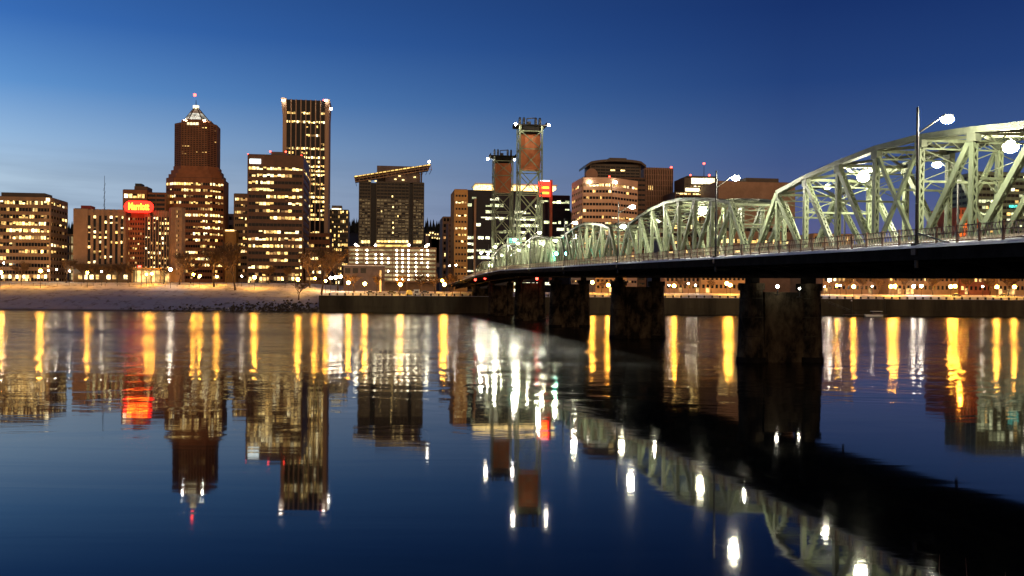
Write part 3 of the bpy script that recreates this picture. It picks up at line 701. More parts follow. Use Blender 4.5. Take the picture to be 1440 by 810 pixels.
box_part(st, 'roof_slab', 'white', 667, 783, 258.5, 260, Y + 8, 24); box_part(st, 'roof_light', WIN[1], 669, 781, 260.3, 265.5, Y + 12, 18)
box_part(st, 'corner_column', 'hotel', 666, 669, 279, 400, Y + 2, 2.5); box_part(st, 'corner_column', 'redbrick', 773, 776, 253, 400, Y - 1, 3)
building('office_tower', '', rect(758.3, 800, Y + 9, 24), PZ(779, 275, Y + 9), 'blueglass', {0: dict(nf=14, nb=7, hf=.42, wf=.96, top=2, base=3, lit=lit_rows([.3, .1, .3, .2, .3, .3, .2], 105, .5), pal=WG, proud=.2)}, root=st, glass='blueglass', seed=15, cap=0, corner=False)
sgn = box_part(st, 'roof_sign', 'signred', 757, 773, 255, 276, Y - 6, 2.2); box_part(st, 'sign_cap_light', 'signwhite', 759, 772, 253.4, 255, Y - 6, 1.5)
for py in (262.5, 270): box_part(st, 'sign_stripe', 'signletter', 760, 771, py, py + 2.6, Y - 6.3, .2)
# 16 pink building
Y = 560; setplane(839, Y, False)
ph = shape([(804, Y + 30), (819, Y), (859, Y), (895, Y + 17), (893, Y + 60), (812, Y + 60)])
pk = [.92, .15, .25, .1, .15, .55, .5, .3, .2, .2, .1, .1, .1, .1, .1, .1, .1]
ro = building('office_block', 'pink concrete office block with chamfered corners and a row of bright top windows', ph, PZ(839, 249.5, Y), 'pink',
    {0: dict(nf=18, nb=6, hf=.42, wf=.8, top=2.6, base=1, lit=lit_rows([.2, .1, .1, .1, .2], 111, .3)), 1: dict(nf=18, nb=9, hf=.42, wf=.86, top=2.6, base=1, lit=lit_rows(pk, 112, .5)), 2: dict(nf=18, nb=9, hf=.38, wf=.94, top=2.6, base=1, lit=lit_rows(pk, 113, .6))}, seed=16, corner=False)
for px, py in ((829, 256.5), (866, 256.5)): beacon(ro, px, py, Y - 1.2, .8, 'flood', 0)
beacon(ro, 857, 248.5, Y + 2, .55)
# 17 curved roof dark building
Y = 640; setplane(858, Y)
cvr = building('office_tower', 'dark tower with an arched roof hood behind the pink office block', rect(822, 907, Y, 20), PZ(858, 249, Y), 'darkbrick', {0: dict(nf=24, nb=16, hf=.4, wf=.95, base=2, lit=lit_rows([.02], 121))}, glass='glass', seed=17)
building('office_tower', '', rect(829, 899, Y + 3, 16), PZ(860, 231, Y + 3), 'bronze', {0: dict(nf=4, nb=10, hf=.5, wf=.93, top=1, lit=lambda i, j, n: (1 if (i == 1 and j in (4, 6)) else None))}, root=cvr, z0=PZ(858, 249.2, Y))
hd = MB(); seg = 12
for i in range(seg):                                  # the arched hood, an eave curling down at both ends
    def hp(t): x = 823 + 84 * t; y = 233 - 8.5 * math.sin(math.pi * min(1, max(0, t))) ** .35; return P(x, y, Y + 1)
    a, b_ = hp(i / seg), hp((i + 1) / seg)
    hd.hexa([(a.x, Y - 2, a.z - 1.6), (b_.x, Y - 2, b_.z - 1.6), (b_.x, Y + 21, b_.z - 1.6), (a.x, Y + 21, a.z - 1.6), (a.x, Y - 2, a.z), (b_.x, Y - 2, b_.z), (b_.x, Y + 21, b_.z), (a.x, Y + 21, a.z)])
hd.build('roof_hood', M['bronze'], cvr)
box_part(cvr, 'roof_box', 'bronze', 856, 880, 222, 230, Y + 8, 12)
b = MB(); c0 = P(831, 246, Y + 1); b.tube((c0.x, Y - 1.5, c0.z), (c0.x, Y + 3, c0.z), 4.2, n=20); b.build('gable_arch', M['ribtan'], cvr)
# 18 ribbed tower
Y = 680; setplane(925, Y)
ro = building('office_tower', 'tan tower of close vertical ribs right of the arched roof', rect(905, 945, Y, 30), PZ(925, 236.5, Y), 'ribtan', {0: dict(nf=24, nb=16, hf=.8, wf=.5, rib=1.0, proud=.05, top=1, base=2, lit=lit_rows([.0, .0, .02], 131))}, seed=18, corner=False)
beacon(ro, 944, 235.5, Y + 1, .8)
# 19 lit crown
Y = 650; setplane(985, Y)
ro = building('office_tower', 'dark stepped tower with a brightly lit glass crown and red roof beacons', rect(928, 1036, Y, 34), PZ(985, 288, Y), 'darkbrick', {0: dict(nf=11, nb=18, hf=.42, wf=.92, top=1.5, base=2, lit=lit_rows([.3, .1, .35, .1, .2, .2, .15, .2], 141, .5))}, seed=19)
building('office_tower', '', rect(949, 1015, Y + 3, 28), PZ(982, 270, Y), 'darkbrick', {0: dict(nf=4, nb=12, hf=.5, wf=.85, lit=lit_rows([.8, .1, .2, .1], 142))}, root=ro, z0=PZ(985, 288.2, Y), seed=20)
building('office_tower', '', rect(962, 1008, Y + 6, 22), PZ(985, 248.5, Y), 'bronze', {0: dict(nf=5, nb=8, hf=.4, wf=.7, top=4, lit=lit_rows([0, .6, .1, .6], 143))}, root=ro, z0=PZ(985, 270.2, Y), seed=21)
for k, (xa, xb, ya, yb) in enumerate(((971.5, 987.5, 250.5, 258.5), (988, 1004, 250.5, 258.5), (963, 982.5, 264.5, 269), (998, 1013, 264.5, 269))): box_part(ro, 'crown_light', WIN[3], xa, xb, ya, yb, Y + (5.2 if k < 2 else 2.2), .3)
box_part(ro, 'crown_roof', 'bronze', 966, 1006, 247.5, 249.3, Y + 4.8, 20)
for px, py in ((971, 246.5), (997.5, 246.5)): beacon(ro, px, py, Y + 7, .7)
b = MB(); c = P(990, 231, Y + 15); b.tube((c.x, c.y, PZ(990, 248.5, Y)), c, .3, .12, n=6); b.build('aerial', M['dark'], ro); beacon(ro, 990, 230, Y + 15, .8, mast=0)
# 20 brown wide block
Y = 620; setplane(1063, Y)
ro = building('office_block', 'broad plain brown block with white lit bands low down, right of the lit crown', rect(1010, 1116, Y, 34), PZ(1063, 256, Y), 'hotel', {0: dict(nf=5, nb=14, hf=.34, wf=.94, top=28, base=12, lit=lit_rows([.2, .9, .85, .7, .5], 151, .7))}, seed=22, z0=7)
box_part(ro, 'roof_box', 'bronze', 1048, 1094, 250.5, 256.2, Y + 6, 16)
# 21 right end
setplane(1170, 540)
building('low_block', 'sandy lit block seen between the posts of the nearest truss', rect(1144, 1199, 540, 30), PZ(1170, 329, 540), 'stucco', {0: dict(nf=6, nb=10, hf=.45, wf=.5, base=3, lit=lit_rows([.15], 161))})
setplane(1360, 545)
ro = building('low_block', 'red brick block glowing orange left of the pale green office block', rect(1346, 1374, 545, 30), PZ(1360, 292, 545), 'redbrick', {0: dict(nf=10, nb=6, hf=.5, wf=.55, base=3, lit=lit_rows([0, .1, 0, .2, .3, .2], 162))})
beacon(ro, 1351, 320, 542, 1.0, 'sodium', 0)
Y = 560; setplane(1430, Y)
ro = building('office_block', 'pale green office block with lit ribbon windows behind the truss at the right edge', rect(1374, 1500, Y, 30), PZ(1430, 243, Y), 'greenish',
    {0: dict(nf=20, nb=22, hf=.48, wf=.95, top=1, base=3, lit=lit_rows([.1, .3, .2, .35, .3, .4, .3, .4, .5, .4, .4, .5, .3, .3], 163, .5), pal=WG + WIN[:1]), 3: dict(nf=20, nb=6, hf=.48, wf=.95, top=1, base=3)}, seed=23)
box_part(ro, 'teal_sign', 'teal', 1419, 1434, 288.5, 292, Y - .9, .4)
# low river-front buildings glimpsed beneath the bridge deck
for k, (xa, xb, yt, YY, m_, lb) in enumerate(((838, 880, 380, 498, 'stucco', 'low sandy shop building glimpsed beneath the deck between the second and third piers'),
        (936, 984, 376, 497, 'hotel', 'low brown shop row beneath the deck, right of the second pier'),
        (986, 1066, 372, 498, 'stucco', 'long sandy arcade with brightly lit shop windows beneath the deck left of the near pier'),
        (1158, 1246, 374, 502, 'hotel', 'low brown building beneath the deck just right of the near pier'),
        (1250, 1346, 372, 498, 'tan', 'long tan arcade with a strip of lit upper windows below the near truss'),
        (1350, 1400, 374, 502, 'redbrick', 'low red brick shop with white lit front between two arcades under the deck'),
        (1404, 1500, 372, 499, 'stucco', 'sandy low building under the deck at the right edge of the photo'))):
    setplane((xa + xb) / 2, YY); rr_ = random.Random(170 + k); nbx = max(5, int((xb - xa) / 6))
    ro = building('shop_building', lb, rect(xa, xb, YY, 22), PZ((xa + xb) / 2, yt, YY), m_, {0: dict(nf=3, nb=nbx, hf=.45, wf=.6, base=5, top=.8, lit=lit_rows([.03, .35 if k == 4 else .06, .05], 171 + k, .5))}, seed=30 + k)
    for i in range(nbx):
        if rr_.random() < .34:
            x_ = xa + (xb - xa) * (i + .12) / nbx; box_part(ro, 'shop_window', M['shop'], x_, x_ + (xb - xa) / nbx * .76, 403.5 + .0067 * (x_ - 720) * .6, 409.5 + .0067 * (x_ - 720), YY - .5, .3)

for ro, b0 in ROOTS:
    for ch in ro.children: ch.location -= b0
P, PX, PZ, empty = P_, PX_, PZ_, empty_
# ------------------------------------------------------------------ the lift bridge
O = Vector((47.23 - .14385 * 117, 117, 0))
br = tag(empty('truss_bridge', O, TH), 'long pale green steel truss bridge with two lift towers on dark piers', 'bridge')
W = 7.5; SP = 65.6; LIFT = 75.7; GR = .0197
S = [-SP, 0, SP, 2 * SP, 3 * SP, 3 * SP + LIFT, 4 * SP + LIFT]
def zd(s): return 12.93 + GR * s if s < S[4] else (16.8 if s < S[5] else 16.8 - .012 * (s - S[5]))
def bw_(s, w_, z): return Vector((O.x - math.sin(TH) * s + math.cos(TH) * w_, O.y + math.cos(TH) * s + math.sin(TH) * w_, z))

def laced(mb, a, b, d, wd, plate=.05, fine=True):
    """riveted member: two side plates parallel to the truss plane joined by zigzag lacing; d in plane, wd across"""
    a, b = Vector(a), Vector(b); t = (b - a); Ln = t.length; t.normalize(); xw = Vector((1, 0, 0)); q = t.cross(xw).normalized()
    for s_ in (-1, 1):
        o = xw * (s_ * (wd / 2 - plate / 2)); mb.bar(a + o, b + o, plate, d, up=q) if abs(t.dot(q)) < .5 else None
        for e in (-1, 1):                              # flanges
            o2 = xw * (s_ * (wd / 2 - .07)) + q * (e * d / 2); mb.bar(a + o2, b + o2, .13, .03, up=q)
    n = max(3, int(Ln / .6)); st_ = Ln / n
    for e in (-1, 1):
        for i in range(n):
            s_ = 1 if i % 2 else -1
            p = a + t * (st_ * i) + q * (e * d / 2) + xw * (s_ * (wd / 2 - .07)); r = a + t * (st_ * (i + 1)) + q * (e * d / 2) - xw * (s_ * (wd / 2 - .07))
            mb.bar(p, r, .15, .022, up=q)
HT = [7.8, 8.8, 9.5, 10.0, 10.0, 9.5, 8.8, 7.8]
def make_truss(nm, htop, npan, ln):
    pl = ln / npan; Hn = htop; hasn = [(i + 1) * pl for i in range(npan - 1)]
    tr = MB()
    for wv in (0, W):
        pts = [(wv, hasn[i], Hn[i]) for i in range(npan - 1)]
        for i in range(len(pts) - 1): tr.bar(pts[i], pts[i + 1], .62, .5)
        tr.bar((wv, .4, -.7), (wv, ln - .4, -.7), .5, .6)
        for i, p in enumerate(pts):                    # gusset plates
            tr.box(wv - .27, wv + .27, p[1] - .55, p[1] + .55, p[2] - .95, p[2] - .1); tr.box(wv - .27, wv + .27, p[1] - .6, p[1] + .6, -.4, .55)
    span = tr.build(nm, M['chord'], br)
    for wv in (0, W):
        for s0, s1, h in ((.35, hasn[0], Hn[0]), (ln - .35, hasn[-1], Hn[-1])):
            m = MB(); laced(m, (wv, s0, -.5), (wv, s1, h - .2), .66, .62)
            m.bar((wv, s0, -.5), (wv, s1, h + .1), .56, .04, up=(0, 1 if s1 > s0 else -1, 1)) if False else None
            m.build('end_post', M['paint'], span)
        for i in range(npan - 1):
            m = MB(); laced(m, (wv, hasn[i], -.4), (wv, hasn[i], Hn[i] - .3), .50, .48); m.build('vertical', M['paint'], span)
        c = (npan - 1) // 2
        for i in range(npan - 1):
            if i < c - 0 and i + 1 < npan - 1 and i < c - 1 + 0:
                m = MB(); laced(m, (wv, hasn[i], Hn[i] - .4), (wv, hasn[i + 1], 0), .54, .46); m.build('diagonal', M['paint'], span)
            if i > c and i - 1 >= 0:
                m = MB(); laced(m, (wv, hasn[i], Hn[i] - .4), (wv, hasn[i - 1], 0), .54, .46); m.build('diagonal', M['paint'], span)
        a, b_ = c - 1, c
        m = MB(); laced(m, (wv, hasn[a], Hn[a] - .4), (wv, hasn[b_], 0), .36, .3); m.build('diagonal', M['paint'], span)
        m = MB(); laced(m, (wv, hasn[b_], Hn[b_] - .4), (wv, hasn[a], 0), .36, .26); m.build('diagonal', M['paint'], span)
    for i in range(npan - 1):                           # sway frames and top laterals
        m = MB(); h = Hn[i] - .25; y = hasn[i]; hm = max(4.9, h - 3.6)
        m.bar((.3, y, h), (W - .3, y, h), .14, .3); m.bar((.3, y, h - .75), (W - .3, y, h - .75), .12, .14)
        for k in range(8): x0 = .3 + (W - .6) * k / 8; m.bar((x0, y, h - (.05 if k % 2 else .7)), (x0 + (W - .6) / 8, y, h - (.7 if k % 2 else .05)), .05, .08)
        m.bar((.2, y, hm), (W - .2, y, hm), .2, .2); m.bar((.25, y, hm + .1), (W - .25, y, h - .8), .07); m.bar((.25, y + .08, h - .8), (W - .25, y + .08, hm + .1), .07)
        m.bar((.2, y, hm - .9), (1.1, y, hm), .1); m.bar((W - .2, y, hm - .9), (W - 1.1, y, hm), .1)
        m.build('sway_frame', M['paint'], span)
        if i + 1 < npan - 1:
            m = MB(); y2, h2 = hasn[i + 1], Hn[i + 1] - .25
            for (p, q) in (((.3, y, h), (W - .3, y2, h2)), ((W - .3, y, h + .12), (.3, y2, h2 + .12))):
                m.bar(p, q, .08, .28)
                p, q = Vector(p), Vector(q); dv = Vector((0, 0, .3))
                for k in range(10): a_, b_ = p.lerp(q, k / 10), p.lerp(q, (k + 1) / 10); m.bar(a_ + (dv if k % 2 else -dv * .2), b_ + (-dv * .2 if k % 2 else dv), .04)
            m.build('top_lateral', M['chord'], span)
    return span
t0 = make_truss('truss_span', HT, 9, SP)
def place(sp, s, zz, grade, sy=1, szc=1):
    sp.location = (0, s, zz); sp.rotation_euler = (math.atan(grade), 0, 0); sp.scale = (1, sy, szc)
place(t0, S[0], zd(S[0]), GR)
for k in (1, 2, 3): place(copy_tree(t0, br), S[k], zd(S[k]), GR)
place(copy_tree(t0, br), S[4], 16.8, 0, LIFT / SP, 1.05)
place(copy_tree(t0, br), S[5], 16.8, -.012, 1, .74)

# deck, kerb snow, floor framing
nseg = 30
stations = [S[0] - 22] + [S[0] + (S[-1] - S[0]) * i / 40 for i in range(41)] + [S[-1] + 30, S[-1] + 120]
def sweep(w0, w1, za, zb_, name, m, ss=stations):
    b = MB(); n = len(ss)
    for s in ss:
        z = zd(s); b.v += [(w0, s, z + za), (w1, s, z + za), (w1, s, z + zb_), (w0, s, z + zb_)]
    for i in range(n - 1):
        k = 4 * i
        for j in range(4): b.f.append((k + j, k + 4 + j, k + 4 + (j + 1) % 4, k + (j + 1) % 4))
    b.f.append((0, 1, 2, 3)); b.f.append(tuple(4 * (n - 1) + j for j in (3, 2, 1, 0))); return b.build(name, m, br)
ED = 6.5
sweep(-ED, W + ED, -.45, 0, 'deck', M['asphalt'])
sweep(-ED - .06, -ED + .02, -1.0, -.05, 'fascia', M['girder']); sweep(W + ED - .02, W + ED + .06, -1.0, -.05, 'fascia', M['girder'])
sweep(-ED + .03, -ED + 2.3, .004, .15, 'sidewalk', M['snow']); sweep(W + ED - 2.3, W + ED - .03, .004, .15, 'sidewalk', M['snow'])
for s0 in (-ED - .22,):                    # ragged snow lip along the edge beam
    b = MB(); r_ = random.Random(int(s0 * 10)); s = S[0] - 20; n = 0
    while s < S[-1]:
        z = zd(s); h = r_.uniform(.06, .26); o_ = r_.uniform(0, .05)
        b.v += [(s0 - .08 - o_, s, z - .10), (s0 + .85, s, z - .06), (s0 + .85, s, z + .30 + h * .6), (s0 - .02 + o_, s, z + .02 + h * .3)]
        if n:
            k = 4 * (n - 1)
            for j in range(4): b.f.append((k + j, k + 4 + j, k + 4 + (j + 1) % 4, k + (j + 1) % 4))
        n += 1; s += r_.uniform(.5, 1.6)
    b.build('snow_lip', M['snow'], br)
for wv in (0, W): sweep(wv - .3, wv + .3, -2.3, -.9, 'girder', M['girder'])
for wv in (-4.6, -2.6, 2.2, 5.2, W + 2.6, W + 4.6): sweep(wv - .12, wv + .12, -1.25, -.46, 'stringer', M['girder'])
s = S[0] - 14.0; pl = SP / 9
while s < S[-1] + 1:
    z = zd(s); b = MB()
    b.box(.31, W - .31, s - .14, s + .14, z - 2.1, z - .47)
    for (a, c) in ((-.31, -ED + .1), (W + .31, W + ED - .1)): b.hexa([(min(a, c), s - .12, z - (1.0 if c < a else 2.0)), (max(a, c), s - .12, z - (2.0 if c < a else 1.0)), (max(a, c), s + .12, z - (2.0 if c < a else 1.0)), (min(a, c), s + .12, z - (1.0 if c < a else 2.0)), (min(a, c), s - .12, z - .47), (max(a, c), s - .12, z - .47), (max(a, c), s + .12, z - .47), (min(a, c), s + .12, z - .47)])
    b.build('floor_beam', M['beam'], br); s += pl
bl = MB(); s = S[0]
while s < S[-1] - 1:
    z = zd(s) - 2.2; z2 = zd(s + pl) - 2.2; bl.bar((.3, s, z), (W - .3, s + pl, z2), .2, .14); bl.bar((W - .3, s, z), (.3, s + pl, z2), .2, .16); s += pl
bl.build('bottom_lateral', M['beam'], br)
# inner kerb barriers beside the trusses
for wv in (-.95, W + .6): sweep(wv, wv + .3, .003, .95, 'kerb_barrier', M['barrier'])
# railings: posts, three rails, crossed lattice
for side, we in ((-1, -ED + .12), (1, W + ED - .12)):
    for k in range(len(S) - 1):
        b = MB(); lt = MB(); s0, s1 = S[k] - (20 if k == 0 else 0), S[k + 1]; n = int((s1 - s0) / 2.4); st_ = (s1 - s0) / n
        for i in range(n):
            s = s0 + i * st_; z, z2 = zd(s) + .15, zd(s + st_) + .15
            b.box(we - .07, we + .07, s - .07, s + .07, z - .6, z + 1.28)
            for h in (1.18, .72, .14): b.bar((we, s, z + h), (we, s + st_, z2 + h), .06, .075)
            nd_ = 6
            for j in range(nd_):
                a, c = s + st_ * j / nd_, s + st_ * (j + 1) / nd_
                lt.bar((we - .02, a, z + .16), (we - .02, c, z2 + 1.16), .02, .06, up=(0, 0, 1)); lt.bar((we + .02, a, z + 1.16), (we + .02, c, z2 + .16), .02, .06)
        ro_ = b.build('railing', M['rail'], br); lt.build('lattice', M['lattice'], ro_)
# piers
def pier(s, big=0):
    zt_ = zd(s) - 3.0; b = MB(); n = 20
    for wv in (-.1, W + .1):
        k = len(b.v); r0, r1 = 1.75 + big, 1.42 + big
        prof = [(-4, r0 + .1), (.75, r0 + .06), (.76, r0), (zt_ - .9, r1), (zt_ - .88, r1 + .22), (zt_, r1 + .22)]
        for z, r in prof:
            for i in range(n): a = 2 * math.pi * i / n; b.v.append((wv + r * math.cos(a), s + r * math.sin(a), z))
        for j in range(len(prof) - 1):
            for i in range(n): q = (i + 1) % n; b.f.append((k + j * n + i, k + j * n + q, k + (j + 1) * n + q, k + (j + 1) * n + i))
        b.f.append(tuple(k + (len(prof) - 1) * n + i for i in range(n)))
    o = b.build('pier', M['pier'], br)
    for wv in (-.1, W + .1):                            # wet tide band and casting joints
        td = MB(); td.tube((wv, s, -1), (wv, s, .62), 1.75 + big + .16, 1.75 + big + .13, n=20); td.build('tide_band', M['girder'], o)
        for zz in (3.2, 5.6, 8.0): jt = MB(); f_ = (zz + .3) / zt_; rr = 1.75 + big - .33 * f_; jt.tube((wv, s, zz), (wv, s, zz + .10), rr + .035, n=20); jt.build('casting_joint', M['seawall'], o)
    wb = MB(); wb.box(1.2, W - 1.2, s - 1.15 - big, s + 1.15 + big, -4, zt_ - 1.1); wb.box(1.5, W - 1.5, s - 1.4 - big, s + 1.4 + big, -4, 1.2); wb.build('web_wall', M['pier'], o)
    for wv in (0, W):
        be = MB(); be.box(wv - .55, wv + .55, s - 1.0, s + 1.0, zt_ - .02, zt_ + .72); be.build('bearing', M['girder'], o)
    return o
for k, s in enumerate(S): pier(s, -.2 if k in (4, 5) else .4 if k == 6 else 0)
# lift towers
def tower(s, dirn):
    zb, zt_ = 14.5, 66.0; D = 6.2; b = MB()
    y0, y1 = s, s + dirn * D
    lv = [zb + 2.5, 27, 35, 43, 50.5, 58, zt_ - 2]
    for i in range(len(lv) - 1):
        za, zc = lv[i], lv[i + 1]
        for y in (y0, y1):
            b.bar((.2, y, zc), (W - .2, y, zc), .25, .3)
            if i > 0 or True: b.bar((.2, y, za), (W - .2, y, zc), .22, .26) if i > 0 else None; b.bar((W - .2, y, za), (.2, y, zc), .22, .26) if i > 0 else None
        for wv in (0, W):
            b.bar((wv, y0, zc), (wv, y1, zc), .2, .24); b.bar((wv, y0, za if i % 2 else zc), (wv, y1, zc if i % 2 else za), .22, .26)
    for wv in (0, W): b.bar((wv, y1, 46), (wv, y1 + dirn * 9.5, zd(s) + 10), .35, .45)
    o = b.build('lift_tower', M['paint'], br)
    for wv in (-1.2, W + 1.2):                          # floodlights low on the tower, washing the lattice
        m = MB(); m.box(wv - .3, wv + .3, y0 - dirn * 4.2, y0 - dirn * 3.8, 25.6, 26.0); f = m.build('tower_floodlight', M['towerlamp'], o); m = MB(); m.bar((wv, y0 - dirn * 4, 25.5), (wv * .2 if wv < 0 else W, y0, 24.2), .12); m.build('floodlight_arm', M['dark'], f)
    for wv in (0, W):
        for y in (y0, y1):
            m = MB(); laced(m, (wv, y, zb), (wv, y, zt_), .6, .6); m.build('tower_leg', M['paint'], o)
    m = MB(); m.box(-1.6, W + 1.6, min(y0, y1) - .8, max(y0, y1) + .8, zt_ - .25, zt_ + .15)
    for wv in (-1.6, W + 1.6): m.box(wv - .04, wv + .04, min(y0, y1) - .8, max(y0, y1) + .8, zt_ + .15, zt_ + 1.1)
    m.box(.4, W - .4, min(y0, y1) + .4, max(y0, y1) - .4, zt_ - 2.6, zt_ - .3)
    m.build('platform', M['girder'], o)
    for wv in (.3, 1.7, W - 1.7, W - .3):
        m = MB(); m.tube((wv - .25, s + dirn * D / 2, zt_ + 1.6), (wv + .25, s + dirn * D / 2, zt_ + 1.6), 1.55, n=18); m.build('sheave', M['dark'], o)
    m = MB(); m.box(2.8, 4.0, s + dirn * 2, s + dirn * 3.6, zt_ + .15, zt_ + 1.6); m.bar((2.6, s + dirn * 2.8, zt_ + 2.7), (5.8, s + dirn * 2.8, zt_ + 3.0), .3); m.bar((2.7, s + dirn * 2.8, zt_ + .1), (2.7, s + dirn * 2.8, zt_ + 2.7), .3); m.build('winch_house', M['dark'], o)
    zc = 51.3; m = MB(); m.box(.35, W - .35, s + dirn * 1.2 if dirn > 0 else s - D + 1.2, s + dirn * D - dirn * 1.2 if dirn > 0 else s - 1.2, zc, zc + 11.8)
    m.build('counterweight', M['cw'], o)
    m = MB()
    for wv in (1, 2, W - 2, W - 1): m.tube((wv, s + dirn * D / 2, zc + 11.7), (wv, s + dirn * D / 2, zt_), .08, n=5)
    m.build('cable', M['dark'], o)
    for wv in (-1.9, W + 1.9):
        m = MB(); m.ball((wv, s - dirn * 2.2, zt_ - .2), .42, 8, 5); m.build('tower_light', M['towerlamp'], o)
    return o
tower(S[4], -1) if False else tower(S[4], 1)
tower(S[5], -1)
# operator cabin on the lift span
cb = MB(); c0 = S[4] + LIFT * .5; cb.box(1.2, W - 1.2, c0 - 3, c0 + 3, 27.2, 30.2); cab = cb.build('control_cabin', M['greenish'], br)
b = MB(); b.box(1.5, W - 1.5, c0 - 3.12, c0 - 3.02, 28.2, 29.8); b.build('cabin_window', M['teal'], cab); b = MB(); b.box(.8, W - .8, c0 - 3.5, c0 + 3.5, 30.2, 30.5); b.build('cabin_roof', M['dark'], cab)

# lamps of the bridge
def lamp_post(s, w_, arm, label):
    z = zd(s); c = bw_(s, w_, z); ro = tag(empty('lamp_post', c, TH), label, 'lamp post', 'pole lamps along the bridge railing')
    m = MB(); m.tube((0, 0, -1.6), (0, 0, 10.6), .16, .09, n=8); m.box(-.3, .3, -.3, .3, -.6, .25); m.build('pole', M['dark'], ro)
    m = MB(); m.tube((0, 0, 8.6), (arm * .74, 0, 9.85), .075, .06, n=6); m.tube((arm * .74, 0, 9.85), (arm * .88, 0, 9.98), .06, n=6); m.build('arm', M['pole'], ro)
    m = MB(); m.box(min(arm * .84, arm * 1.12), max(arm * .84, arm * 1.12), -.22, .22, 9.93, 10.1); m.build('luminaire', M['dark'], ro)
    m = MB(); m.ball((arm * .99, 0, 9.74), .46, 14, 8, .6); m.build('lens', M['polelamp'], ro)
    return ro
PS = [(70.2, 'tall dark lamp post nearest the camera, its arm over the near truss'), (112.1, 'lamp post on the near railing right above the near pier'), (158, 'lamp post on the near railing in front of the pink office block'), (204, 'lamp post on the near railing left of the pink office block'),
      (250, 'lamp post on the near railing by the green signals'), (296, 'lamp post on the near railing beside the taller looking lift tower'), (345, 'lamp post on the near railing amid the lift span'), (392, 'lamp post on the near railing by the far lift tower')]
pst = []
for Yp, lb in PS:
    pst.append(lamp_post((Yp - 117) / .9907 + .8, -ED + .1, 2.5, lb))
m = MB(); m.bar((0, .1, 1.1), (.0, -7.2, -.7), .12); m.build('brace', M['pole'], pst[0])
for Yp, lb in ((97.7, 'lamp post on the far railing seen through the middle of the nearest truss'), (121.6, 'lamp post on the far railing seen through the left panels of the nearest truss'), (149, 'lamp post on the far railing seen through the right end of the second truss'), (196, 'lamp post on the far railing seen through the left end of the second truss'), (250, 'lamp post on the far railing seen through the third truss'), (300, 'lamp post on the far railing beyond the fourth truss')):
    lamp_post((Yp - 117) / .9907 - 1.8, W + ED - .1, -2.5, lb)
HL = [(74.7, 'bright lamp hung in the right half of the nearest truss'), (97.5, 'bright lamp hung in the left half of the nearest truss'), (146, 'bright lamp hung in the middle of the second truss'), (193.6, 'bright lamp hung where the second and third truss meet'), (241.7, 'bright lamp hung where the third and fourth truss meet'), (267, 'bright lamp hung in the middle of the fourth truss'), (290, 'bright lamp hung inside the fourth truss by the lift tower'), (314, 'bright lamp hung at the near lift tower'), (338, 'bright lamp hung inside the lift span'), (384, 'bright lamp hung at the far lift tower')]
for Yp, lb in HL:
    s = (Yp - 117) / .9907 - .5; z = zd(s) + 8.35; ro = tag(empty('hanging_lamp', bw_(s, W / 2, z), TH), lb, 'lamp', 'lamps hung inside the trusses')
    m = MB(); m.tube((0, 0, .2), (0, 0, 1.0), .05, n=6); m.bar((-3.6, 0, 1.0), (3.6, 0, 1.0), .1); m.tube((0, 0, .15), (0, 0, .42), .42, .16, n=10); m.build('hood', M['dark'], ro)
    m = MB(); m.ball((0, 0, 0), .60, 14, 8, .8); m.build('lens', M['bridgelamp'], ro)
# small lamps at the roadway of the far end
for Yp, w_, h, lb in ((410, 1.5, 5, 'small lamp low over the roadway at the far end of the bridge'), (430, 5.5, 6, 'small lamp beside the flat last truss'), (365, 2, 4, 'small low lamp inside the lift span roadway')):
    s = (Yp - 117) / .9907; ro = tag(empty('roadway_lamp', bw_(s, w_, zd(s)), TH), lb, 'lamp')
    m = MB(); m.tube((0, 0, 0), (0, 0, h), .08, n=6); m.build('pole', M['dark'], ro); m = MB(); m.ball((0, 0, h + .25), .35, 8, 5); m.build('globe', M['bridgelamp'], ro)
# green signals
for w_, lb in ((.6, 'left one of the two green traffic signals over the bridge roadway'), (3.1, 'right one of the two green traffic signals over the bridge roadway')):
    s = (250 - 117) / .9907; ro = tag(empty('traffic_signal', bw_(s, w_, zd(s) + 4.9), TH), lb, 'traffic light', 'green signals over the bridge')
    m = MB(); m.box(-.25, .25, -.05, .25, -1.0, .55); m.bar((0, .1, .5), (0, .1, 3.6), .08); m.build('housing', M['dark'], ro)
    for k, zz in enumerate((.3, -.22, -.74)):
        m = MB(); m.tube((0, -.1, zz), (0, -.02, zz), .38 if k == 2 else .17, n=14); m.build('green_lens' if k == 2 else 'dark_lens', M['green'] if k == 2 else M['glass'], ro)
        m = MB(); m.tube((0, -.3, zz + .04), (0, -.04, zz + .04), .20, n=12, cap=False); m.build('visor', M['dark'], ro)
# navigation lights and work lamps on the piers
def nav(s, w_, z, m_, lb, r=.35):
    ro = tag(empty('navigation_light', bw_(s, w_, z), TH), lb, 'light'); m = MB(); m.tube((0, 0, -.9), (0, 0, 0), .07, n=6); m.box(-.25, .25, -.25, .25, -1.0, -.9); m.build('bracket', M['dark'], ro)
    m = MB(); m.ball((0, 0, .1), r, 8, 5); m.build('lamp', M[m_], ro)
nav(S[4] - 3.3, 5.5, 14.0, 'redlamp', 'red navigation light under the deck by the near lift pier', .5)
nav(S[5] - 4, -3.4, 15.5, 'redlamp', 'red navigation light at the deck edge of the far lift pier', .5); nav(S[5] + 8, -6.2, 15, 'redlamp', 'lower red light beyond the far lift pier', .5)
nav(-2.6, 2.2, zd(0) - 3.5, 'worklamp', 'white work lamp on the top of the near pier, left', .2); nav(-2.6, 5.1, zd(0) - 3.75, 'worklamp', 'faint work lamp on the top of the near pier, right', .14)

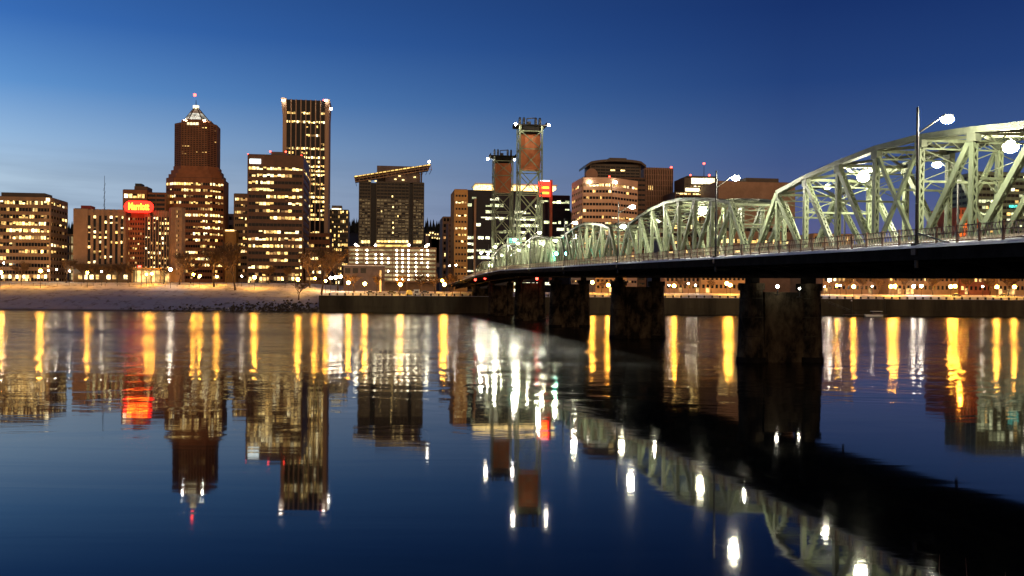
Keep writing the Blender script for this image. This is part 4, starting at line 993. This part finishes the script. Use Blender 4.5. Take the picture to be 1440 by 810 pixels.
# ------------------------------------------------------------------ seawall and banks
sw = tag(empty('seawall', (XW, 440, 0)), 'long dark concrete seawall with square posts along its top', 'wall')
b = MB(); xe = 400.0; b.box(-2.4, xe - XW, -.2, .9, -4, 7.75); b.build('wall', M['seawall'], sw)
b = MB(); b.box(-2.4, xe - XW, -.35, 1.0, 7.75, 7.95); b.build('coping', M['seawall'], sw)
b = MB(); b.box(-2.2, xe - XW, .0, .95, 7.955, 8.05); b.build('snow_cap', M['snow'], sw)
b = MB(); b.box(-2.3, xe - XW, -.55, -.2, 2.6, 3.1); b.build('fender_beam', M['seawall'], sw)
b = MB(); b.box(-2.7, -2.1, -.6, 12, -4, 7.9); b.build('end_wall', M['seawall'], sw)
pm = MB(); pm.box(-.33, .33, -.28, .3, 0, 1.05); pm.box(-.4, .4, -.34, .36, 1.05, 1.15); pme = pm.mesh('post', M['seawall'])
for i in range(92): inst('post', pme, sw, (-1.6 + i * 3.72, .35, 7.95))
b = MB(); b.bar((0, .35, 8.7), (330, .35, 8.7), .06)
b.build('rail', M['dark'], sw)
rp = MB(); rnd = random.Random(17)
for i in range(520):                                   # riprap along the foot of the bank
    f_ = rnd.random() ** .6; x = XW - 3 - (1 - f_) * 95; y = rnd.uniform(437.5, 441 + 14 * f_ * rnd.random()); s_ = rnd.uniform(.35, .9) * (.6 + .7 * f_)
    z = gz(x, y) + s_ * .25; c = Vector((x, y, z)); k = len(rp.v)
    vs = [(1, 0, 0), (-1, 0, 0), (0, 1, 0), (0, -1, 0), (0, 0, 1), (0, 0, -1)]
    ax = [rnd.uniform(.7, 1.5) for _ in range(3)]; rot = Matrix.Rotation(rnd.random() * 6, 3, 'Z') @ Matrix.Rotation(rnd.uniform(-.6, .6), 3, 'X')
    for v in vs: rp.v.append(tuple(c + rot @ Vector((v[0] * ax[0], v[1] * ax[1], v[2] * ax[2] * .8)) * s_))
    for a, bb, cc in ((0, 2, 4), (2, 1, 4), (1, 3, 4), (3, 0, 4), (2, 0, 5), (1, 2, 5), (3, 1, 5), (0, 3, 5)): rp.f.append((k + a, k + bb, k + cc))
tag(rp.build('riprap', M['rock']), 'dark boulders dusted with snow along the foot of the bank', kind='stuff')
# lawn fence
fn = tag(empty('lawn_fence', (PX(0, 478), 478, gz(-260, 478))), 'low dark post fence along the top of the snowy lawn', 'fence')
b = MB(); b.box(-.06, .06, -.06, .06, -.4, 1.5); pme = b.mesh('post', M['dark']); x = -20.0
while x < 150: inst('post', pme, fn, (x, 0, gz(fn.location.x + x, 478) - fn.location.z)); x += 6.2
b = MB(); b.bar((-20, 0, 1.15), (148.8, 0, gz(fn.location.x + 148.8, 478) - fn.location.z + 1.15), .05); b.build('rail', M['dark'], fn)
# dock, gangway, boat, piles
def pile(px, Yp, h, lb):
    c = P(px, 430, Yp); o = tag(empty('mooring_pile', (c.x, Yp, 0)), lb, 'piling'); m = MB(); m.tube((0, 0, -4), (0, 0, h), .38, .34, n=10); m.build('shaft', M['seawall'], o); m = MB(); m.tube((0, 0, h), (0, 0, h + .5), .4, .05, n=10); m.build('cap', M['snow'], o)
pile(1244, 428, 8.2, 'mooring pile just right of the moored cabin boat'); pile(1197.5, 426, 7.0, 'mooring pile at the foot of the gangway')
Yd = 428; dk = tag(empty('floating_dock', (PX(1217, Yd), Yd, 0)), 'low dark floating dock under the seawall beside the cabin boat', 'dock')
m = MB(); m.box(-9, 10, -.5, 3.0, -.3, .55); m.build('float', M['seawall'], dk); m = MB(); m.box(-9.1, 10.1, -.6, 3.1, .553, .68); m.build('planking', M['rail'], dk)
gw = tag(empty('gangway', (PX(1160, 436), 436, 6.6)), 'sloping dark gangway from the seawall down to the floating dock', 'gangway')
m = MB(); m.bar((0, 0, 0), (13, -5, -5.8), 1.2, .2); m.build('ramp', M['dark'], gw); m = MB()
for yy in (-.6, .6):
    m.bar((0, yy, 1.0), (13, -5 + yy, -4.8), .07)
    for k in range(8): m.bar((13 * k / 7, -5 * k / 7 + yy, -5.8 * k / 7), (13 * k / 7, -5 * k / 7 + yy, -5.8 * k / 7 + 1.0), .05)
m.build('handrail', M['pole'], gw)
bt = tag(empty('cabin_boat', (PX(1231, 424), 424, 0)), 'small cabin boat with white roof moored below the seawall', 'boat')
m = MB(); m.hexa([(-4.0, -.7, -.3), (3, -.9, -.3), (3, .9, -.3), (-4.0, .7, -.3), (-5.0, -.5, 1.0), (3.2, -1.35, .8), (3.2, 1.35, .8), (-5.0, .5, 1.0)]); m.build('hull', M['white'], bt)
m = MB(); m.box(-1.4, 2.6, -1.0, 1.0, .78, 2.3); m.build('cabin', M['mauve'], bt); m = MB(); m.box(-1.8, 2.9, -1.2, 1.2, 2.3, 2.5); m.build('cabin_roof', M['white'], bt)
m = MB(); m.box(-1.2, 2.4, -1.06, -1.01, 1.45, 2.1); m.build('cabin_window', M['glass'], bt); m = MB(); m.box(-1.52, -1.42, -.7, .7, 1.4, 2.1); m.build('windscreen', M['glass'], bt)

# ------------------------------------------------------------------ street lamps along the shore
def proto_lamp(m_, r):
    ro = empty('street_lamp'); p = MB(); p.tube((0, 0, -6), (0, 0, -r * .8), .10, .07, n=6); p.tube((0, 0, -.25 - r), (0, 0, -r * .8), .2, .26, n=8); p.build('pole', M['dark'], ro)
    p = MB(); p.ball((0, 0, 0), r, 10, 6); p.build('globe', M[m_], ro); return ro
pro = {'o': proto_lamp('sodium', .62), 'O': proto_lamp('sodium', .85), 'w': proto_lamp('whitelamp', .38), 'W': proto_lamp('whitelamp', .75)}
used = set()
LAMPS = [(1, 383, 'O', 470, 'orange street lamp cut by the left edge of the photo'), (5, 370, 'w', 492, 'small white lamp high at the left edge of the office block'), (57, 381, 'O', 472, 'large orange street lamp in front of the left office block'),
 (68, 380, 'w', 490, 'white lamp immediately right of the large orange one before the office block'), (80, 379, 'w', 493, 'white lamp by the right corner of the office block'), (98, 381, 'w', 490, 'white lamp before the narrow parking deck'), (123, 383.5, 'o', 474, 'orange street lamp before the left end of the hotel'),
 (143, 382, 'w', 480, 'white street lamp before the hotel, next to the orange one at its left end'), (206, 386, 'o', 480, 'left orange lamp of the pair at the hotel entrance'), (213.5, 385, 'o', 486, 'right orange lamp of the pair at the hotel entrance'), (240, 379, 'W', 474, 'large white lamp at the right end of the hotel'),
 (272, 386, 'o', 480, 'orange street lamp before the crowned tower, left of its pair'), (281, 388, 'o', 476, 'orange street lamp before the crowned tower, right of its pair'), (305, 389, 'o', 482, 'orange street lamp between the trunks of the two big bare trees'), (340, 388.5, 'w', 480, 'white street lamp just right of the two big bare trees'),
 (358, 390, 'O', 472, 'orange street lamp at the left foot of the dark red tower'), (419, 393, 'O', 462, 'orange street lamp above the little tree on the bank'), (443, 391.5, 'o', 476, 'orange street lamp left of the cluster of white lamps'), (458, 395, 'o', 470, 'orange street lamp touching the cluster of white lamps'),
 (465, 391, 'W', 470, 'leftmost lamp of the white cluster at the end of the seawall'), (472, 390, 'W', 474, 'middle lamp of the white cluster at the end of the seawall'), (479, 389, 'W', 478, 'rightmost lamp of the white cluster at the end of the seawall'),
 (490, 397.5, 'O', 462, 'orange street lamp before the left end of the low hall'), (513, 399, 'O', 460, 'orange street lamp before the middle of the low hall'), (563, 400, 'O', 458, 'orange street lamp inside the spreading bare tree on the esplanade'), (622, 394.5, 'o', 470, 'upper orange lamp of the pair before the bridge approach'), (625, 400, 'O', 458, 'lower orange lamp of the pair before the bridge approach'),
 (632, 374, 'w', 500, 'left white lamp of the tall pair by the bridge approach'), (641, 373, 'w', 500, 'right white lamp of the tall pair by the bridge approach'), (833, 397, 'O', 475, 'orange lamp left one of two between the second and third piers'), (855.5, 401, 'O', 465, 'orange lamp right one of two between the second and third piers'),
 (941, 401, 'w', 480, 'small lamp tight against the second pier'), (948, 402, 'O', 466, 'orange lamp just right of the second pier'), (968, 399, 'w', 476, 'upper white lamp between the second and near piers'), (978, 401, 'w', 476, 'lower white lamp between the second and near piers'), (1022, 398.5, 'O', 474, 'upper orange lamp of the pair left of the near pier'), (1027, 401, 'O', 468, 'lower orange lamp of the pair left of the near pier'),
 (1160, 403, 'w', 470, 'low white lamp touching the right side of the near pier'), (1166.5, 394, 'W', 468, 'tall bright white lamp right of the near pier'), (1177, 401.5, 'o', 476, 'orange lamp next to the tall white lamp'), (1182, 401.5, 'w', 476, 'small white lamp next to the tall white lamp'), (1200.5, 403, 'O', 466, 'orange lamp above the foot of the gangway'),
 (1226.5, 402.5, 'w', 480, 'small white lamp above the cabin boat'), (1253, 403, 'O', 468, 'left orange lamp of the pair right of the cabin boat'), (1258.5, 402.5, 'O', 470, 'right orange lamp of the pair right of the cabin boat'), (1285, 402.5, 'W', 472, 'left white lamp of the pair below the near lamp post'), (1295.5, 402.5, 'W', 474, 'right white lamp of the pair below the near lamp post'),
 (1337, 403, 'O', 468, 'left orange lamp of the pair before the long arcade'), (1343, 402.5, 'O', 470, 'right orange lamp of the pair before the long arcade'), (1382, 403, 'w', 474, 'small white lamp before the red brick shop'), (1402, 403.5, 'O', 468, 'orange lamp left one of the last two at the right edge'), (1426.5, 403.5, 'O', 468, 'orange lamp right one of the last two at the right edge')]
for px, py, k, Yp, lb in LAMPS:
    c = P(px, py, Yp); o = pro[k] if k not in used else copy_tree(pro[k]); used.add(k)
    o.location = c; o.scale = (1, 1, 1); tag(o, lb, 'street lamp', 'street lamps along the shore')
    po = [q for q in o.children if q.name.startswith('pole')][0]; gh = gz(c.x, Yp); po.scale = (1, 1, max(.3, (c.z - gh + .1) / 6))

# ------------------------------------------------------------------ bare trees
def bare_tree(seed, h, spread=.55, deep=5):
    r = random.Random(seed); tk, cr_ = MB(), MB()
    def grow(p, d, ln, rad, lev, mb):
        q = p
        for k in range(3):
            d2 = (d + Vector((r.uniform(-.13, .13), r.uniform(-.13, .13), r.uniform(-.02, .12)))).normalized(); e = q + d2 * ln / 3
            mb.tube(q, e, rad * (1 - k * .2), rad * (.8 - k * .2), n=7 if lev == 0 else 4 if lev < 3 else 3, cap=False); q, d = e, d2
            if lev >= 1 and lev < deep and r.random() < .85: branch(q, d, ln * .6, rad * .5, lev + 1)
        if lev < deep:
            for _ in range(3 if lev < 2 else 2 + (r.random() < .5)): branch(q, d, ln * r.uniform(.6, .82), rad * .56, lev + 1)
    def branch(p, d, ln, rad, lev):
        a = r.random() * 6.283; k = r.uniform(.35, .95) * spread / .55
        grow(p, (d + Vector((math.cos(a) * k, math.sin(a) * k, .18))).normalized(), ln, max(rad, .05), lev, cr_)
    grow(Vector((0, 0, -.3)), Vector((0, 0, 1)), h * .30, h * .022, 0, tk)
    return tk, cr_
TP = []
for sd_, h, sp, dp_ in ((1, 14, .7, 5), (2, 14, .6, 5), (3, 10, .95, 4), (4, 12, .75, 5)):
    tk, cr_ = bare_tree(sd_, h, sp, dp_); zmax = max(v[2] for v in cr_.v); TP.append((tk.mesh('trunk', M['bark']), cr_.mesh('crown', M['twig']), zmax))
TREES = [(301, 344, 478, 0, 'big dark bare tree on the lawn, left one of two before the crowned tower'), (331, 338, 470, 1, 'big dark bare tree on the lawn, right one of two, beside the narrow tan block'), (420, 392, 452, 2, 'small gnarled bare tree on the rocky bank'), (452, 343, 466, 1, 'tall bare tree with slim dark trunk at the end of the bank'), (436, 350, 484, 3, 'bare tree before the foot of the tallest tower'), (475, 352, 500, 0, 'bare tree behind the cluster of white lamps'),
 (30, 366, 492, 3, 'bare tree before the left office block'), (93, 362, 490, 0, 'bare tree before the narrow parking deck'), (118, 368, 492, 3, 'bare street tree at the left end of the hotel'), (134, 369, 494, 0, 'second bare street tree from the left end of the hotel'), (150, 368, 492, 3, 'bare street tree before the middle of the hotel front'), (165, 369, 494, 1, 'bare street tree before the hotel, left of its curved part'), (180, 368, 492, 3, 'bare street tree beside the hotel entrance'),
 (230, 372, 488, 2, 'bare tree at the right end of the hotel entrance'), (252, 352, 486, 1, 'tall bare tree at the right corner of the hotel'), (268, 358, 492, 3, 'bare tree before the left foot of the crowned tower'), (318, 356, 496, 3, 'bare tree behind the two big dark ones'), (378, 372, 494, 3, 'bare tree before the left part of the dark red tower'), (402, 374, 492, 0, 'bare tree before the right part of the dark red tower'),
 (498, 382, 470, 2, 'low bare tree between two orange lamps by the low hall'), (530, 384, 470, 2, 'low bare tree before the right end of the low hall'), (561, 382, 462, 2, 'spreading bare tree lit orange by the lamp inside it'), (592, 383, 474, 3, 'bare tree before the right half of the lit garage'), (612, 384, 466, 2, 'bare tree left of the pair of lamps at the bridge approach'), (634, 383, 478, 3, 'bare tree at the foot of the ochre stone slab'),
 (846, 392, 482, 2, 'bare tree between the second and third piers'), (960, 390, 486, 3, 'bare tree right of the second pier'), (1000, 391, 486, 2, 'bare tree before the bright arcade left of the near pier'), (1190, 388, 484, 3, 'bare tree right of the near pier'), (1212, 387, 486, 0, 'bare tree above the gangway'), (1236, 388, 484, 3, 'bare tree above the cabin boat'), (1272, 387, 486, 0, 'bare tree right of the cabin boat'), (1312, 387, 484, 3, 'bare tree before the long arcade, left end'), (1362, 388, 486, 0, 'bare tree before the red brick shop'), (1392, 388, 484, 3, 'bare tree left of the last two orange lamps'), (1418, 387, 486, 0, 'bare tree between the last two orange lamps')]
for i, (px, py, Yp, k, lb) in enumerate(TREES):
    x = PX(px, Yp); z = gz(x, Yp); hh = PZ(px, py, Yp) - z; tk, cr_, zm = TP[k]
    ro = tag(empty('bare_tree', (x, Yp, z), i * 1.7), lb, 'tree', 'bare winter trees along the shore'); s_ = hh / zm; ro.scale = (s_ * (1.15 if py > 360 else 1), s_ * (1.15 if py > 360 else 1), s_)
    inst('trunk', tk, ro, (0, 0, 0)); inst('crown', cr_, ro, (0, 0, 0))

# ------------------------------------------------------------------ small things on the esplanade
def car(px, Yp, rz, lb, snow=True):
    x = PX(px, Yp); ro = tag(empty('parked_car', (x, Yp, gz(x, Yp)), rz), lb, 'car', 'snowy cars parked by the seawall')
    m = MB(); m.hexa([(-2.1, -.85, .3), (2.1, -.85, .3), (2.1, .85, .3), (-2.1, .85, .3), (-2.05, -.8, .9), (2.0, -.8, .85), (2.0, .8, .85), (-2.05, .8, .9)]); m.build('body', M['car'], ro)
    m = MB(); m.hexa([(-1.5, -.75, .88), (1.1, -.75, .86), (1.1, .75, .86), (-1.5, .75, .88), (-1.0, -.62, 1.45), (.5, -.62, 1.45), (.5, .62, 1.45), (-1.0, .62, 1.45)]); m.build('cabin', M['glass'], ro)
    m = MB(); m.hexa([(-1.05, -.64, 1.452), (.55, -.64, 1.452), (.55, .64, 1.452), (-1.05, .64, 1.452), (-.9, -.5, 1.56), (.4, -.5, 1.56), (.4, .5, 1.56), (-.9, .5, 1.56)]); m.build('roof_snow', M['snow'], ro)
    for sx in (-1.3, 1.3):
        for sy in (-.8, .8): m = MB(); m.tube((sx, sy - .1, .32), (sx, sy + .1, .32), .32, n=12); m.build('wheel', M['dark'], ro)
car(521, 462, .2, 'snowy parked car behind the seawall, left one, before the low hall'); car(551, 464, -.1, 'snowy parked car behind the seawall, left of the spreading tree'); car(598, 466, .1, 'snowy parked car behind the seawall, right of the yellow dome'); car(1345, 470, 0, 'parked car before the long arcade under the deck'); car(1412, 472, .1, 'parked car between the last two orange lamps')
c = P(575.5, 411, 455); dm = tag(empty('dome_tent', (c.x, 455, gz(c.x, 455))), 'small round yellow lit dome on the esplanade', 'tent'); m = MB(); m.ball((0, 0, 1.0), 1.6, 16, 8); m.build('cover', glow('lit_canvas', (1, .5, .06), .7), dm); m = MB(); m.tube((0, 0, -.1), (0, 0, .25), 1.55, n=16); m.build('base_ring', M['dark'], dm)
c = P(586, 411, 456); kb = tag(empty('kiosk', (c.x, 456, gz(c.x, 456))), 'small white kiosk right of the yellow dome', 'kiosk'); m = MB(); m.box(-1.3, 1.3, -1, 1, 0, 2.5); m.build('wall', M['white'], kb); m = MB(); m.box(-1.5, 1.5, -1.2, 1.2, 2.5, 2.7); m.build('roof', M['snow'], kb); m = MB(); m.box(-.9, .9, -1.06, -1.01, 1.0, 2.0); m.build('hatch', M['mauve'], kb)
c = P(535, 405, 468); py_ = tag(empty('pylon', (c.x, 468, gz(c.x, 468))), 'slim white pylon standing before the right end of the low hall', 'pylon'); m = MB(); m.box(-.45, .45, -.3, .3, 0, PZ(535, 380, 468) - py_.location.z); m.build('shaft', M['white'], py_); m = MB(); m.box(-.6, .6, -.45, .45, -.1, .4); m.build('base', M['seawall'], py_)
c = P(642, 412, 452); sh = tag(empty('shelter', (c.x, 452, gz(c.x, 452))), 'small ochre open shelter on the esplanade beside the bridge approach', 'shelter')
m = MB(); m.box(-2.2, 2.2, -1.5, 1.5, 2.6, 2.85); m.build('roof', M['orange'], sh)
for sx in (-2, 2):
    for sy in (-1.3, 1.3): m = MB(); m.box(sx - .1, sx + .1, sy - .1, sy + .1, -.1, 2.6); m.build('post', M['orange'], sh)
# houses on the hill with lit windows
for px, py, lb in ((602, 330, 'lit house on the wooded hill, highest of those left of the tan blocks'), (607, 327, 'lit house on the hill directly right of the slanted-roof tower'), (614, 329, 'lit house on the hill in the middle of the gap'), (610, 334, 'lit house on the hill low in the gap'), (617, 335, 'lit house on the hill nearest the small dark tan block')):
    Yp = 2050; c = P(px, py, Yp); ro = tag(empty('hill_house', (c.x, Yp, c.z - 4)), lb, 'house'); m = MB(); m.box(-6, 6, 0, 9, -60, 6); m.build('wall', M['mauve'], ro); m = MB(); m.prism([(-6.6, -.6), (6.6, -.6), (6.6, 9.6), (-6.6, 9.6)], 6, 9, [(-6, 4), (6, 4), (6, 5), (-6, 5)]); m.build('roof', M['roof'], ro)
    for k in (-3, 2.5): m = MB(); m.box(k - 1.4, k + 1.4, -.1, -.02, 2, 5); m.build('window', WIN[1], ro)
# twiggy shrub at the near water's edge
sb = tag(empty('shrub', (4.75, 9.5, 4.4)), 'bare reddish twigs of a shrub at the lower right corner', 'shrub'); r_ = random.Random(8); m = MB()
for i in range(9):
    p = Vector((r_.uniform(-.3, .5), r_.uniform(-.3, .3), 0)); d = Vector((r_.uniform(-.5, .5), r_.uniform(-.2, .2), 1)).normalized()
    for k in range(5):
        q = p + d * r_.uniform(.14, .22); m.tube(p, q, .006 - k * .001, .005 - k * .001, n=4); p = q; d = (d + Vector((r_.uniform(-.25, .25), 0, r_.uniform(-.1, .1)))).normalized()
m.build('twig', M['rail'], sb)
